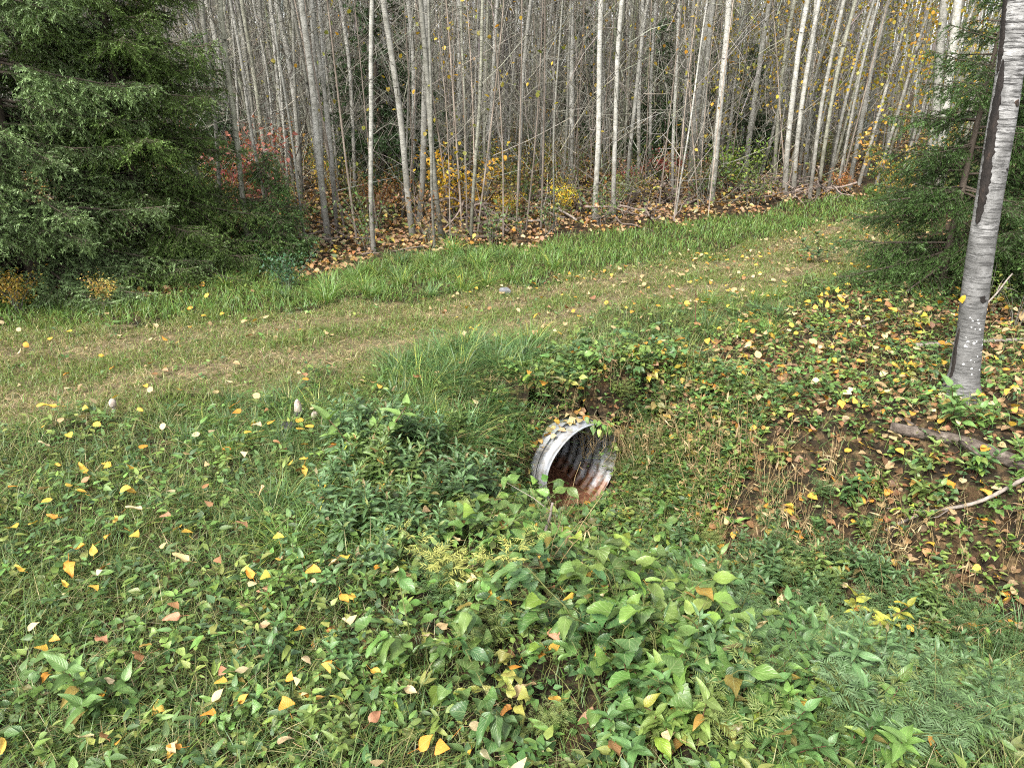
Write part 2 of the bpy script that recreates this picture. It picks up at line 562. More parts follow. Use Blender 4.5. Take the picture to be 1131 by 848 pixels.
def ground_mat(name, stops, litter):
    m, nt, nd, lk = new_mat(name)
    tc = nd.new('ShaderNodeTexCoord')
    ob = tc.outputs['Object']
    n1 = noise(nd, lk, ob, 5.0, 8, 0.7)
    col = ramp(nd, lk, n1, stops)
    vo = nd.new('ShaderNodeTexVoronoi')
    vo.inputs['Scale'].default_value = 28.0
    lk.new(ob, vo.inputs['Vector'])
    lc = ramp(nd, lk, math_(nd, lk, 'FRACT', math_(nd, lk, 'MULTIPLY', vo.outputs['Color'], 3.0)), litter)
    n2 = noise(nd, lk, ob, 14.0, 3)
    col = mixc(nd, lk, col, lc, ramp(nd, lk, n2, [(0.45, (0, 0, 0)), (0.6, (0.8, 0.8, 0.8))]))
    n3 = noise(nd, lk, ob, 90.0, 4, 0.7)
    col = mixc(nd, lk, col, ramp(nd, lk, n3, [(0.3, (0.55, 0.55, 0.55)), (0.7, (1.3, 1.3, 1.3))]), 1.0, 'MULTIPLY')
    b = nd.new('ShaderNodeBsdfPrincipled')
    b.inputs['Roughness'].default_value = 0.95
    b.inputs['Specular IOR Level'].default_value = 0.1
    lk.new(col, b.inputs['Base Color'])
    bm = nd.new('ShaderNodeBump')
    bm.inputs['Strength'].default_value = 0.8
    bm.inputs['Distance'].default_value = 0.02
    lk.new(math_(nd, lk, 'ADD', n1, n3), bm.inputs['Height'])
    lk.new(bm.outputs[0], b.inputs['Normal'])
    out = nd.new('ShaderNodeOutputMaterial')
    lk.new(b.outputs[0], out.inputs[0])
    return m


M['ground'] = ground_mat('forest_soil', [(0.3, (0.012, 0.0095, 0.007)), (0.55, (0.030, 0.024, 0.016)), (0.8, (0.055, 0.044, 0.029))],
                         [(0.2, (0.03, 0.02, 0.012)), (0.5, (0.075, 0.047, 0.025)), (0.8, (0.14, 0.095, 0.05))])
M['track'] = ground_mat('track_soil', [(0.3, (0.07, 0.06, 0.032)), (0.55, (0.15, 0.122, 0.075)), (0.8, (0.24, 0.19, 0.125))],
                        [(0.2, (0.10, 0.08, 0.04)), (0.5, (0.22, 0.16, 0.09)), (0.8, (0.28, 0.21, 0.12))])

# ------------------------------------------------------------------ object helpers
COL = scene.collection


def tag(o, label=None, cat=None, group=None, kind=None):
    for k, v in (('label', label), ('category', cat), ('group', group), ('kind', kind)):
        if v:
            o[k] = v
    return o


def obj(name, me, parent=None, loc=None):
    o = bpy.data.objects.new(name, me)
    COL.objects.link(o)
    if parent is not None:
        o.parent = parent
    if loc is not None:
        o.location = loc
    return o


def empty(name, loc, label=None, cat=None, group=None, rz=0.0, sc=1.0):
    o = bpy.data.objects.new(name, None)
    COL.objects.link(o)
    o.empty_display_size = 0.1
    o.location = loc
    o.rotation_euler = (0, 0, rz)
    o.scale = (sc, sc, sc)
    return tag(o, label, cat, group)


def copy_thing(root, loc, rz=0.0, sc=1.0, color=None, tilt=(0, 0)):
    c = root.copy()
    COL.objects.link(c)
    c.location = loc
    c.rotation_euler = (tilt[0], tilt[1], rz)
    c.scale = (sc, sc, sc)
    for ch in root.children:
        d = ch.copy()
        COL.objects.link(d)
        d.parent = c
        if color is not None and d.get('tint'):
            d.color = (*color, 1)
    return c


ORD = ['closest', 'second closest', 'third closest', 'fourth closest', 'fifth closest', 'sixth closest', 'seventh closest', 'eighth closest', 'ninth closest',
       'tenth closest', 'eleventh closest', 'twelfth closest', 'thirteenth closest', 'fourteenth closest', 'fifteenth closest', 'sixteenth closest',
       'seventeenth closest', 'eighteenth closest', 'nineteenth closest', 'twentieth closest']
MARKS = []                                              # (phrase, px, py): things a label can point to
TO_LABEL = []                                           # (object, adjective + kind, point)


def mark(phrase, pt, up=0.0):
    a, b, _ = proj(pt[0], pt[1], pt[2] + up)
    MARKS.append((phrase, float(a), float(b)))


def later(o, what, pt):
    a, b, _ = proj(*pt)
    TO_LABEL.append((o, what, float(a), float(b)))


def label_all():
    rows = {}
    for o, what, a, b in TO_LABEL:
        cnt = sorted(((math.hypot(a - x, (b - y) * 1.6), ph, x, y) for ph, x, y in MARKS))
        d, ph, x, y = cnt[0]
        dx, dy = a - x, (b - y) * 1.6
        rel = ('right of' if dx > 0 else 'left of') if abs(dx) > abs(dy) else ('before' if dy > 0 else 'behind')
        rows.setdefault((what, rel, ph), []).append((d, o))
    for (what, rel, ph), it in rows.items():
        it.sort(key=lambda q: q[0])
        for i, (d, o) in enumerate(it):
            pre = what + (', ' + ORD[min(i, len(ORD) - 1)] if len(it) > 1 else '')
            o['label'] = f"{pre} {rel} {ph}"


# ------------------------------------------------------------------ ground and track
def axis(lo, hi, fine_lo, fine_hi, step, grow=1.09):
    a = list(np.arange(fine_lo, fine_hi + 1e-6, step))
    s, x = step, fine_hi
    while x < hi:
        s *= grow
        x += s
        a.append(x)
    s, x = step, fine_lo
    while x > lo:
        s *= grow
        x -= s
        a.insert(0, x)
    return np.array(a)


gx = axis(-130, 130, -3.2, 4.2, 0.028)
gy = axis(-30, 220, 1.0, 6.5, 0.028)
X, Y = np.meshgrid(gx, gy)
Z = ground_z(X, Y)
ff = grid_faces(len(gy), len(gx))
s_ = (X - MOUTH[0]) * NV[0] + (Y - MOUTH[1]) * NV[1]
l_ = (X - MOUTH[0]) * -NV[1] + (Y - MOUTH[1]) * NV[0]
inpipe = (s_ < 0.0) & (s_ > -4) & (np.hypot(l_, Z - CZ) < CR - 0.012)
ff = ff[~inpipe.ravel()[ff].any(1)]
mb = MB()
mb.add(np.stack([X, Y, Z], -1).reshape(-1, 3), ff)
tag(obj('ground', mb.mesh('ground', [M['ground']], col=False, uv=False)), kind='structure')

# track sheet: strips across, 4 mm above the ground
mb = MB()
tx = axis(-12, 11, -5, 5, 0.06, 1.05)
ty = axis(2.2, 17, 3, 9, 0.06, 1.05)
X, Y = np.meshgrid(tx, ty)
ff = grid_faces(len(ty), len(tx))
ins = inside(TRACK, X + 0.10 * np.sin(5.1 * Y + 3 * X), Y + 0.10 * np.sin(4.3 * X))
ff = ff[ins.ravel()[ff].all(1)]
used = np.unique(ff)
remap = np.full(X.size, -1)
remap[used] = np.arange(len(used))
mb.add(np.stack([X, Y, ground_z(X, Y) + 0.004], -1).reshape(-1, 3)[used], remap[ff])
tag(obj('track', mb.mesh('track', [M['track']], col=False, uv=False)), kind='structure')

# ------------------------------------------------------------------ culvert
cul = empty('culvert', (MOUTH[0], MOUTH[1], CZ), 'grey corrugated steel culvert mouth poking out of the grassy bank, rusty inside', 'culvert', rz=math.atan2(-NV[1], -NV[0]))
m, nt, nd, lk = new_mat('galvanised_steel')
tc = nd.new('ShaderNodeTexCoord')
sx = nd.new('ShaderNodeSeparateXYZ')
lk.new(tc.outputs['Object'], sx.inputs[0])
n1 = noise(nd, lk, tc.outputs['Object'], 14, 6)
zz = math_(nd, lk, 'ADD', sx.outputs[2], math_(nd, lk, 'MULTIPLY', math_(nd, lk, 'SUBTRACT', n1, 0.5), 0.42))
base = ramp(nd, lk, n1, [(0.3, (0.19, 0.205, 0.23)), (0.7, (0.34, 0.365, 0.405))])
rust = ramp(nd, lk, noise(nd, lk, tc.outputs['Object'], 30, 5), [(0.35, (0.06, 0.026, 0.014)), (0.6, (0.16, 0.065, 0.03)), (0.8, (0.26, 0.17, 0.10))])
rm = ramp(nd, lk, math_(nd, lk, 'MULTIPLY', math_(nd, lk, 'ADD', zz, 0.3), 3.2), [(0.30, (1, 1, 1)), (0.62, (0, 0, 0))])
n5 = noise(nd, lk, mapping(nd, lk, tc.outputs['Object'], (9, 9, 3)), 1.6, 6, 0.7)
dirt = ramp(nd, lk, n5, [(0.42, (0, 0, 0)), (0.62, (.8, .8, .8))])
col = mixc(nd, lk, base, (0.17, 0.15, 0.12), dirt)
col = mixc(nd, lk, col, rust, rm)
b = nd.new('ShaderNodeBsdfPrincipled')
b.inputs['Roughness'].default_value = 0.5
b.inputs['Metallic'].default_value = 0.15
lk.new(col, b.inputs['Base Color'])
out = nd.new('ShaderNodeOutputMaterial')
lk.new(b.outputs[0], out.inputs[0])
M['steel'] = m
mb = MB()
ns, na = 560, 72
sl = np.linspace(0.0, 5.0, ns)
th = np.arange(na) * 2 * math.pi / na
rr = CR + 0.008 * np.cos(sl * 2 * math.pi / 0.068)
rr[:3] = CR + 0.006
for k, (off, rev) in enumerate(((0.0, False), (-0.005, True))):
    r2 = (rr + off)[:, None]
    v = np.stack([np.repeat(sl[:, None], na, 1), r2 * np.cos(th), r2 * np.sin(th)], -1)
    f = grid_faces(ns, na, True)
    fade = np.exp(-sl / .35)[:, None]
    v[..., 1] += fade * .012 * np.sin(2 * th + .6 + 3 * sl[:, None])
    v[..., 2] += fade * (.010 * np.sin(3 * th + 2.1) - .014 * np.exp(-((th - 1.9) / .5) ** 2))
    mb.add(v.reshape(-1, 3), f if rev else f[:, ::-1])
i = np.arange(na)
j = (i + 1) % na
o2 = ns * na
mb.f.append((np.stack([i, j, j + o2, i + o2], 1), 0))
cb_ = MB()
nr_, na_ = 10, 40
tt_ = np.linspace(0, 1, nr_)[:, None]
aa_ = (np.arange(na_) * 2 * math.pi / na_)[None]
lump = 1 + .30 * np.sin(3 * aa_ + 1) * tt_ + .22 * np.sin(7 * aa_ + 4 * tt_)
ro_ = CR + 0.004 + .09 * np.sin(math.pi * tt_) ** .8 * lump
so_ = .17 + .34 * tt_ + .02 * np.sin(5 * aa_ + 2)
cv_ = np.stack([so_ + 0 * aa_, ro_ * np.cos(aa_), ro_ * np.sin(aa_)], -1)
cb_.add(cv_.reshape(-1, 3), grid_faces(nr_, na_, True)[:, ::-1])
eo = obj('bank_earth', cb_.mesh('bank_earth', [M['ground']], col=False, uv=False))
eo.location, eo.rotation_euler = cul.location, cul.rotation_euler
tag(eo, kind='structure')
barrel = obj('barrel', mb.mesh('barrel', [M['steel']], col=False, uv=False), cul)
# silt bed inside the pipe
mb = MB()
ls, ws = np.linspace(0.03, 4.5, 90), np.linspace(-1, 1, 13)
LS, WS = np.meshgrid(ls, ws, indexing='ij')
zb = -0.215 + 0.012 * np.sin(9 * LS + 3 * WS) + 0.01 * np.sin(23 * LS) * np.cos(5 * WS) - 0.05 * np.exp(-LS / 0.08)
hw = np.sqrt(np.maximum(0.0004, (CR - 0.016) ** 2 - zb ** 2))
mb.add(np.stack([LS, WS * hw, zb], -1).reshape(-1, 3), grid_faces(90, 13))
M['silt'] = plain_mat('rusty_silt', [(0.3, (0.05, 0.025, 0.015)), (0.5, (0.13, 0.05, 0.025)), (0.75, (0.20, 0.12, 0.07))], 34, bump=0.8, bdist=0.02)
obj('silt', mb.mesh('silt', [M['silt']], col=False, uv=False), cul)
# overlapping lap seam: a thin band round the outside
mb = MB()
sb = np.linspace(0.10, 0.125, 3)
v = np.stack([np.repeat(sb[:, None], na, 1), (CR + 0.0125) * np.cos(th) * np.ones((3, 1)), (CR + 0.0125) * np.sin(th) * np.ones((3, 1))], -1)
mb.add(v.reshape(-1, 3), grid_faces(3, na, True)[:, ::-1])
obj('seam', mb.mesh('seam', [M['steel']], col=False, uv=False), cul)
mark('the culvert mouth', (MOUTH[0], MOUTH[1], CZ))

# ------------------------------------------------------------------ scattering
def scatter(n, x0, x1, y0, y1, near=2.0, keep=None):
    """n random ground points, thinned with distance, with a margin round the view."""
    x = rng.uniform(x0, x1, n)
    y = rng.uniform(y0, y1, n)
    d = np.hypot(x, y)
    p = np.minimum(1, near / np.maximum(d, 0.1))
    m = rng.random(n) < p
    px, py, dep = proj(x, y, 0 * x)
    m &= (np.abs(x) < 0.80 * np.maximum(y, 0) + 1.5)
    x, y = x[m], y[m]
    if keep is not None:
        k = keep(x, y)
        x, y = x[k], y[k]
    z = ground_z(x, y)
    s = (x - MOUTH[0]) * NV[0] + (y - MOUTH[1]) * NV[1]
    l = (x - MOUTH[0]) * -NV[1] + (y - MOUTH[1]) * NV[0]
    q = ~((s < 0.0) & (s > -4) & (np.hypot(l, z - CZ) < CR + 0.03)) & ~((s >= -0.02) & (s < 0.42) & (np.abs(l) < 0.27))
    x, y, z = x[q], y[q], z[q]
    return x, y, z


def jx(x, y, a=0.12):
    return x + a * np.sin(5.7 * y + 1.3) + a * 0.6 * np.sin(13.0 * y + 4 * x), y + a * np.sin(6.1 * x + 0.4) + a * 0.6 * np.sin(11.7 * x - 3 * y)


def zone(pl, x, y, a=0.10):
    return inside(pl, *jx(x, y, a))


def patch(x, y, s=1.0, ph=0.0):
    return 0.5 + 0.25 * np.sin(2.3 * s * x + ph) * np.sin(2.9 * s * y - ph) + 0.25 * np.sin(6.1 * s * x + 3.1 * s * y + 2 * ph) * np.sin(5.3 * s * y - 1.7 * s * x)


G_BR = [(0.095, 0.165, 0.030), (0.070, 0.130, 0.030), (0.135, 0.180, 0.040), (0.19, 0.19, 0.065)]
G_BLUE = [(0.060, 0.125, 0.040), (0.085, 0.155, 0.050), (0.050, 0.100, 0.030), (0.15, 0.18, 0.065)]
STRAWC = [(0.38, 0.31, 0.17), (0.28, 0.23, 0.12), (0.22, 0.23, 0.09), (0.46, 0.39, 0.25)]


def grass_patch(x, y, z, hmin, hmax, wmin, wmax, cols, wts=None, lean=(0.2, 1.1), S=3, mb=None):
    n = len(x)
    far = 1 + 0.10 * np.maximum(0, np.hypot(x, y) - 3)
    h = rng.uniform(hmin, hmax, n) * (0.7 + 0.6 * patch(x, y, 1.5, 1.0))
    blades(mb, np.stack([x, y, z - 0.004], 1), h, rng.uniform(wmin, wmax, n) * far, rng.uniform(0, 6.283, n), rng.uniform(*lean, n), pal(n, cols, wts), 0, S, rng.uniform(0.8, 2.3, n))


def pdist(pl, x, y):
    best = np.full(np.shape(x), 99.0)
    for a, b in zip(pl[:-1], pl[1:]):
        ab = b - a
        t = np.clip(((x - a[0]) * ab[0] + (y - a[1]) * ab[1]) / (ab @ ab), 0, 1)
        best = np.minimum(best, np.hypot(x - a[0] - t * ab[0], y - a[1] - t * ab[1]))
    return best


def rut(x, y):
    """how worn the track is here: 1 in the middle of a wheel rut"""
    d0, d1 = pdist(np.vstack([ext_far, tr_far]), x, y), pdist(np.vstack([tr_near, ext_near]), x, y)
    v = d0 / (d0 + d1 + 1e-6) + .05 * np.sin(1.7 * x + y)
    w = np.exp(-((v - .28) / .10) ** 2) + np.exp(-((v - .72) / .11) ** 2)
    return np.clip(w * (.35 + .9 * patch(x, y * 1.5, 1.1, 1.2)), 0, 1)


# short mown grass of the track
mb = MB()
x, y, z = scatter(1500000, -8, 9, 2.6, 15, 6.0, lambda a, b: zone(TRACK, a, b, 0.16))
kk = rng.random(len(x)) < 1 - .82 * rut(x, y)
x, y, z = x[kk], y[kk], z[kk]
g = patch(x, y * 2.0, 0.8, 0.5)
sel = rng.random(len(x)) < 0.48 + 0.75 * g - .3 * rut(x, y)
grass_patch(x[sel], y[sel], z[sel], 0.03, 0.085, 0.0022, 0.004, G_BR, [4, 3, 3, 3], (0.3, 1.5), 3, mb)
grass_patch(x[~sel], y[~sel], z[~sel] + 0.004, 0.025, 0.07, 0.0018, 0.0036, STRAWC, [3, 3, 3, 2], (0.9, 2.4), 2, mb)
tag(obj('track_grass', mb.mesh('track_grass', [M['grass']])), 'short mown green and straw coloured grass on the track', 'grass', kind='stuff')

# taller verge between track and forest
mb = MB()
x, y, z = scatter(460000, -10, 10, 4.2, 16, 6.5, lambda a, b: zone(VERGE, a, b, 0.08) & ~zone(TRACK, a, b, 0.05))
tall = patch(x, y, 0.9, 3.0)
grass_patch(x, y, z, 0.045, 0.14, 0.003, 0.0055, G_BR + [(0.095, 0.195, 0.042)], [4, 2, 4, 1.2, 6], (0.3, 1.3), 3, mb)
tag(obj('verge_grass', mb.mesh('verge_grass', [M['grass']])), 'fresh green verge grass between track and forest edge', 'grass', kind='stuff')

# meadow grass of the near ground
mb = MB()


def near_keep(a, b):
    return ~zone(TRACK, a, b, 0.16) & ~zone(FOREST, a, b) & ~zone(VERGE, a, b)


x, y, z = scatter(620000, -5, 6, 0.3, 8, 2.8, near_keep)
w = np.ones(len(x))
w[zone(RBANK, x, y)] = 0.16
w[zone(CUTBANK, x, y)] = 0.16
w[zone(CENTRE, x, y)] = 0.30
w[zone(ASTERS, x, y)] = 0.35
w[zone(RWOOD, x, y)] = 0.05
w *= 0.45 + 0.9 * patch(x, y, 1.2, 0.7)
k = rng.random(len(x)) < w
x, y, z = x[k], y[k], z[k]
dry = zone(STRAW, x, y) | (rng.random(len(x)) < 0.12)
grass_patch(x[~dry], y[~dry], z[~dry], 0.05, 0.15, 0.0018, 0.0038, G_BR + G_BLUE, None, (0.3, 1.6), 4, mb)
grass_patch(x[dry], y[dry], z[dry], 0.04, 0.17, 0.0014, 0.003, STRAWC + [(0.12, 0.15, 0.05)], [3, 4, 4, 1, 4], (0.5, 1.8), 4, mb)
tag(obj('meadow_grass', mb.mesh('meadow_grass', [M['grass']])), 'fine green grass mixed with clover on the near ground', 'grass', kind='stuff')

# low leafy ground cover
T_OV = leaf_tpl('ovate', 5, 3, 0.3, 0.3, 0, 0, 0.62)
T_RD = leaf_tpl('round', 6, 3, 0.25, 0.2, 0, 0, 0.85)
T_LA = leaf_tpl('lance', 5, 3, 0.3, 0.4, 0, 0, 0.24)
T_LW = leaf_tpl('lance', 6, 3, 0.3, 0.4, 0, 0, 0.36)
COVER = [(0.095, 0.180, 0.036), (0.060, 0.125, 0.030), (0.055, 0.115, 0.040), (0.13, 0.21, 0.042), (0.18, 0.21, 0.05), (0.030, 0.070, 0.024)]


def rosettes(mb, x, y, z, hmin, hmax, smin, smax, tpl, k, cols, wts=None, mat=0, pitch=(-0.2, 0.7)):
    n = len(x)
    h = rng.uniform(hmin, hmax, n)
    base = pal(n, cols, wts, 0.15)
    for i in range(k):
        yaw = rng.uniform(0, 6.283, n)
        r = rng.uniform(0.004, 0.02, n)
        pos = np.stack([x - np.sin(yaw) * r, y + np.cos(yaw) * r, z + h * rng.uniform(0.5, 1.0, n)], 1)
        leaves(mb, tpl, pos, yaw, rng.uniform(*pitch, n), rng.normal(0, 0.35, n), rng.uniform(smin, smax, n), base * (1 + 0.12 * rng.standard_normal((n, 1))), mat)


mb = MB()
x, y, z = scatter(60000, -5, 6, 0.3, 8, 2.6, near_keep)
w = np.full(len(x), 0.75)
w[zone(RBANK, x, y)] = 0.75
w[zone(CUTBANK, x, y)] = 0.5
w[zone(RWOOD, x, y)] = 0.3
w[zone(HUMMOCK, x, y)] = 0.3
w *= 0.5 + 0.9 * patch(x, y, 1.4, 2.2)
k = rng.random(len(x)) < w
x, y, z = x[k], y[k], z[k]
q = rng.random(len(x)) + 0.35 * (patch(x, y, 1.1, 4.0) - 0.5)
for a, b, tpl, kk, s0, s1, h0, h1 in ((-9, .30, T_OV, 4, .018, .038, .02, .08), (.30, .48, T_RD, 3, .014, .026, .02, .08), (.48, .72, T_LW, 5, .025, .055, .03, .11), (.72, 9, T_OV, 3, .022, .046, .03, .10)):
    m_ = (q >= a) & (q < b)
    rosettes(mb, x[m_], y[m_], z[m_], h0, h1 * 1.1, s0 * .8, s1 * 1.08, tpl, kk, COVER)
# sparse seedlings on the track's edges and the verge
x, y, z = scatter(30000, -7, 9, 3, 14, 4.0, lambda a, b: (zone(TRACK, a, b) & (rng.random(len(a)) < 0.12)) | zone(VERGE, a, b) & (rng.random(len(a)) < 0.35))
rosettes(mb, x, y, z, 0.01, 0.05, .02, .045, T_OV, 3, COVER)
tag(obj('ground_cover', mb.mesh('ground_cover', [M['cover']])), 'low leafy green ground cover carpeting the ditch banks', 'ground cover', kind='stuff')

# forest floor: leaf litter, undergrowth
T_DEAD = leaf_tpl('round', 4, 3, 0.5, 0.5, 0.0, 0, 0.85)
YEL = (0.50, 0.31, 0.045)
ORA = (0.50, 0.22, 0.030)
TAN = (0.36, 0.25, 0.13)
PALE = (0.44, 0.35, 0.20)
BRN = (0.20, 0.10, 0.045)
PINK = (0.36, 0.17, 0.10)
DEADC = [YEL, ORA, TAN, PALE, BRN, PINK]
litter = MB()
x, y, z = scatter(300000, -16, 16, 5, 32, 7.0, lambda a, b: zone(FOREST, a, b, 0.2) | zone(RWOOD, a, b, 0.2) & (rng.random(len(a)) < 0.5))
n = len(x)
leaves(litter, T_DEAD, np.stack([x, y, z + rng.uniform(0.003, 0.03, n)], 1), rng.uniform(0, 6.28, n), rng.normal(0, .45, n), rng.normal(0, .45, n), rng.uniform(.032, .058, n) * (1 + 0.015 * y),
       pal(n, [YEL, ORA, TAN, PALE, BRN, (0.24, 0.14, 0.085)], [.6, .6, 3.4, 1.2, 4, 4], 0.2))

# ------------------------------------------------------------------ fallen leaves: the 300 that show largest are things
fx, fy, fz, fs, fc, fup = [], [], [], [], [], []


def add_leaves(n, keep, smin, smax, cols, wts, up0, up1, near, box):
    x, y, z = scatter(n, *box, near, keep)
    k = len(x)
    fx.extend(x); fy.extend(y); fz.extend(z); fup.extend(rng.uniform(up0, up1, k))
    fs.extend(rng.uniform(smin, smax, k) * np.where(rng.random(k) < 0.2, 1.3, 1.0)); fc.extend(rng.choice(6, k, p=np.array(wts) / sum(wts)))


add_leaves(1700, lambda a, b: near_keep(a, b) & ~zone(RBANK, a, b), .035, .055, DEADC, [5, 3, 3, 3, 2, .6], .06, .115, 2.5, (-4, 5, .6, 6))
add_leaves(8000, lambda a, b: zone(RBANK, a, b) & ~zone(FOREST, a, b), .035, .06, DEADC, [5.0, 3.5, 4, 2.4, 2.4, .6], .02, .10, 3.0, (0, 7, 1.8, 9))
add_leaves(1500, lambda a, b: zone(CUTBANK, a, b, .2), .035, .06, DEADC, [2, 3, 3, 2, 5, 2], .004, .03, 3.0, (0, 5, 1.5, 5))
add_leaves(26000, lambda a, b: zone(TRACK, a, b) & (rng.random(len(a)) < .16 + .84 * sstep(-1.5, 2.2, a)), .026, .046, DEADC, [3, 2, 5, 4, 2, .6], .03, .06, 4.0, (-7, 9, 2.6, 14))
add_leaves(1500, lambda a, b: zone(VERGE, a, b) & (rng.random(len(a)) < .5), .03, .05, DEADC, [2, 1, 4, 3, 2, 1], .04, .1, 4.0, (-7, 9, 4, 14))
MANUAL = [(318, 788, 24, 1), (77, 628, 26, 1), (112, 628, 24, 5), (110, 632, 13, 3), (95, 820, 24, 3), (193, 836, 20, 3), (132, 820, 18, 1), (318, 822, 30, 3), (568, 738, 24, 1),
          (472, 822, 30, 1), (490, 828, 30, 1), (343, 626, 14, 3), (335, 618, 14, 0), (310, 620, 12, 0), (348, 642, 12, 3), (366, 735, 20, 1), (362, 745, 20, 1), (149, 592, 16, 0), (197, 588, 18, 0),
          (72, 650, 14, 0), (76, 660, 14, 3), (104, 650, 16, 0), (40, 694, 22, 3), (62, 712, 14, 1), (332, 700, 16, 0), (270, 775, 18, 1), (308, 597, 16, 0), (322, 750, 18, 1), (340, 770, 16, 3), (327, 757, 14, 3),
          (290, 652, 18, 5), (190, 686, 22, 5), (270, 674, 18, 3), (200, 620, 22, 3), (78, 540, 12, 0), (130, 574, 14, 0), (92, 450, 10, 0), (625, 470, 18, 3), (612, 466, 14, 3), (600, 452, 14, 1), (583, 447, 12, 1),
          (1068, 694, 20, 1), (990, 706, 20, 1), (970, 577, 18, 1), (955, 600, 14, 0), (1000, 758, 18, 3), (830, 692, 16, 0), (925, 762, 20, 1), (912, 756, 20, 4), (1010, 398, 16, 0), (680, 608, 12, 5),
          (538, 842, 24, 3), (527, 806, 22, 3), (416, 797, 24, 5), (520, 834, 14, 0), (678, 836, 28, 4), (612, 778, 20, 0), (540, 796, 18, 3), (416, 750, 18, 0), (470, 703, 14, 3), (488, 720, 14, 3),
          (1040, 500, 20, 3), (1058, 320, 12, 0), (968, 297, 14, 0), (985, 490, 14, 3), (1100, 545, 16, 3), (1090, 540, 14, 1), (880, 650, 14, 4), (845, 560, 12, 1), (985, 345, 12, 1)]
for a, b, s, c in MANUAL:
    q = P(a, b, 0.09)
    d = proj(q[0], q[1], q[2])[2]
    fx.append(q[0]); fy.append(q[1]); fz.append(q[2]); fs.append(float(s * d / F0 * .85)); fc.append(c); fup.append(0.095 if not (a > 760 and 350 < b < 660) else 0.07)
fx, fy, fz, fs, fc, fup = map(np.array, (fx, fy, fz, fs, fc, fup))
fs = np.minimum(fs, .072)
ppx, ppy, dep = proj(fx, fy, fz + fup)
vis = (ppx > 12) & (ppx < W0 - 12) & (ppy > 12) & (ppy < H0 - 8)
score = np.where(vis, fs / dep, 0)
score[-len(MANUAL):] += np.where(vis[-len(MANUAL):], 1.0, 0)
order = np.argsort(-score)
top, rest = order[:300], order[300:]
kinds = ['yellow', 'orange', 'tan', 'pale cream', 'brown', 'pinkish']
LEAFV = []
for i in range(9):
    mb_ = MB()
    kind = 'heart' if i < 5 else ('ovate' if i < 8 else 'lance')
    tpl = leaf_tpl(kind, 13, 5, rng.uniform(-.3, .65), rng.uniform(-.8, 1.0), rng.uniform(.3, .9), 0.03, .92 if i < 5 else (.62 if i < 8 else .34))
    leaves(mb_, tpl, np.array([[0, -.5, 0]]), np.array([0.]), 0.0, 0.0, 1.0, np.ones((1, 3)))
    pt = np.stack([rng.uniform(-.03, .03) * np.arange(4), -.44 - np.linspace(0, .55, 4), .02 * np.arange(4) ** 1.5], 1)
    tubes(mb_, pt, np.array([.014, .012, .012, .016]), 4, (0.8, 0.7, 0.6))
    mb_.f.append((np.array([[2, 65, 66], [2, 67, 68]]), 0))
    LEAFV.append(mb_.mesh('fallen_leaf', [M['deadobj']]))
SHAPE = ['round', 'round', 'round', 'round', 'round', 'oval', 'oval', 'oval', 'narrow']
leafjobs = []
for n_, i in enumerate(top):
    v = int(rng.integers(0, 9)) if score[i] < 1 else int(rng.integers(0, 8))
    o = obj('fallen_leaf', LEAFV[v], loc=(fx[i], fy[i], fz[i] + fup[i]))
    sc_ = fs[i] * (1.45 if SHAPE[v] == 'narrow' else 1.0)
    o.scale = (sc_,) * 3
    tilt = 0.28
    o.rotation_euler = (rng.normal(0, tilt) + 0.12, rng.normal(0, tilt), rng.uniform(0, 6.28))
    c = np.array(DEADC[fc[i]]) * (1 + 0.13 * rng.standard_normal()) * (1 + 0.04 * rng.standard_normal(3))
    o.color = (*np.clip(c, .01, .9), 1)
    tag(o, None, 'leaf', 'fallen autumn leaves')
    later(o, f"{kinds[fc[i]]} {SHAPE[v]} fallen leaf", (fx[i], fy[i], fz[i] + fup[i]))
T_D2 = [leaf_tpl('round', 6, 3, .4, .6, 0, 0, .88), leaf_tpl('ovate', 6, 3, -.2, -.6, 0, 0, .62), leaf_tpl('round', 6, 3, .1, .2, 0, 0, .8)]
for k in range(3):
    r_ = rest[k::3]
    n = len(r_)
    leaves(litter, T_D2[k], np.stack([fx[r_], fy[r_], fz[r_] + fup[r_]], 1), rng.uniform(0, 6.28, n), rng.normal(.0, .35, n), rng.normal(0, .35, n), fs[r_],
           np.array(DEADC)[fc[r_]] * (1 + .16 * rng.standard_normal((n, 1))))
# old brown litter under everything on the banks
x, y, z = scatter(38000, -1, 7, 1.5, 9, 3.5, lambda a, b: zone(RBANK, a, b, .15) | zone(CUTBANK, a, b, .1))
n = len(x)
leaves(litter, T_DEAD, np.stack([x, y, z + rng.uniform(.002, .015, n)], 1), rng.uniform(0, 6.28, n), rng.normal(0, .5, n), rng.normal(0, .5, n), rng.uniform(.025, .055, n),
       pal(n, [TAN, BRN, (0.13, 0.07, 0.04), (0.26, 0.16, 0.09)], [2, 4, 4, 3], .2))
tag(obj('leaf_litter', litter.mesh('leaf_litter', [M['dead']])), 'brown and yellow leaf litter covering bank, track and forest floor', 'leaf litter', kind='stuff')

# ------------------------------------------------------------------ individual plants
T_HEART = leaf_tpl('heart', 17, 5, 0.22, 0.30, 0.8, 0.07, 0.88)
T_OVB = leaf_tpl('ovate', 15, 5, 0.25, 0.35, 0.6, 0.05, 0.60)
T_LANB = leaf_tpl('lance', 9, 5, 0.30, 0.45, 0.4, 0.0, 0.30)
T_LANW = leaf_tpl('ovate', 9, 5, 0.32, 0.40, 0.3, 0.0, 0.48)
T_THIN = leaf_tpl('lance', 4, 3, 0.2, 0.5, 0, 0, 0.16)


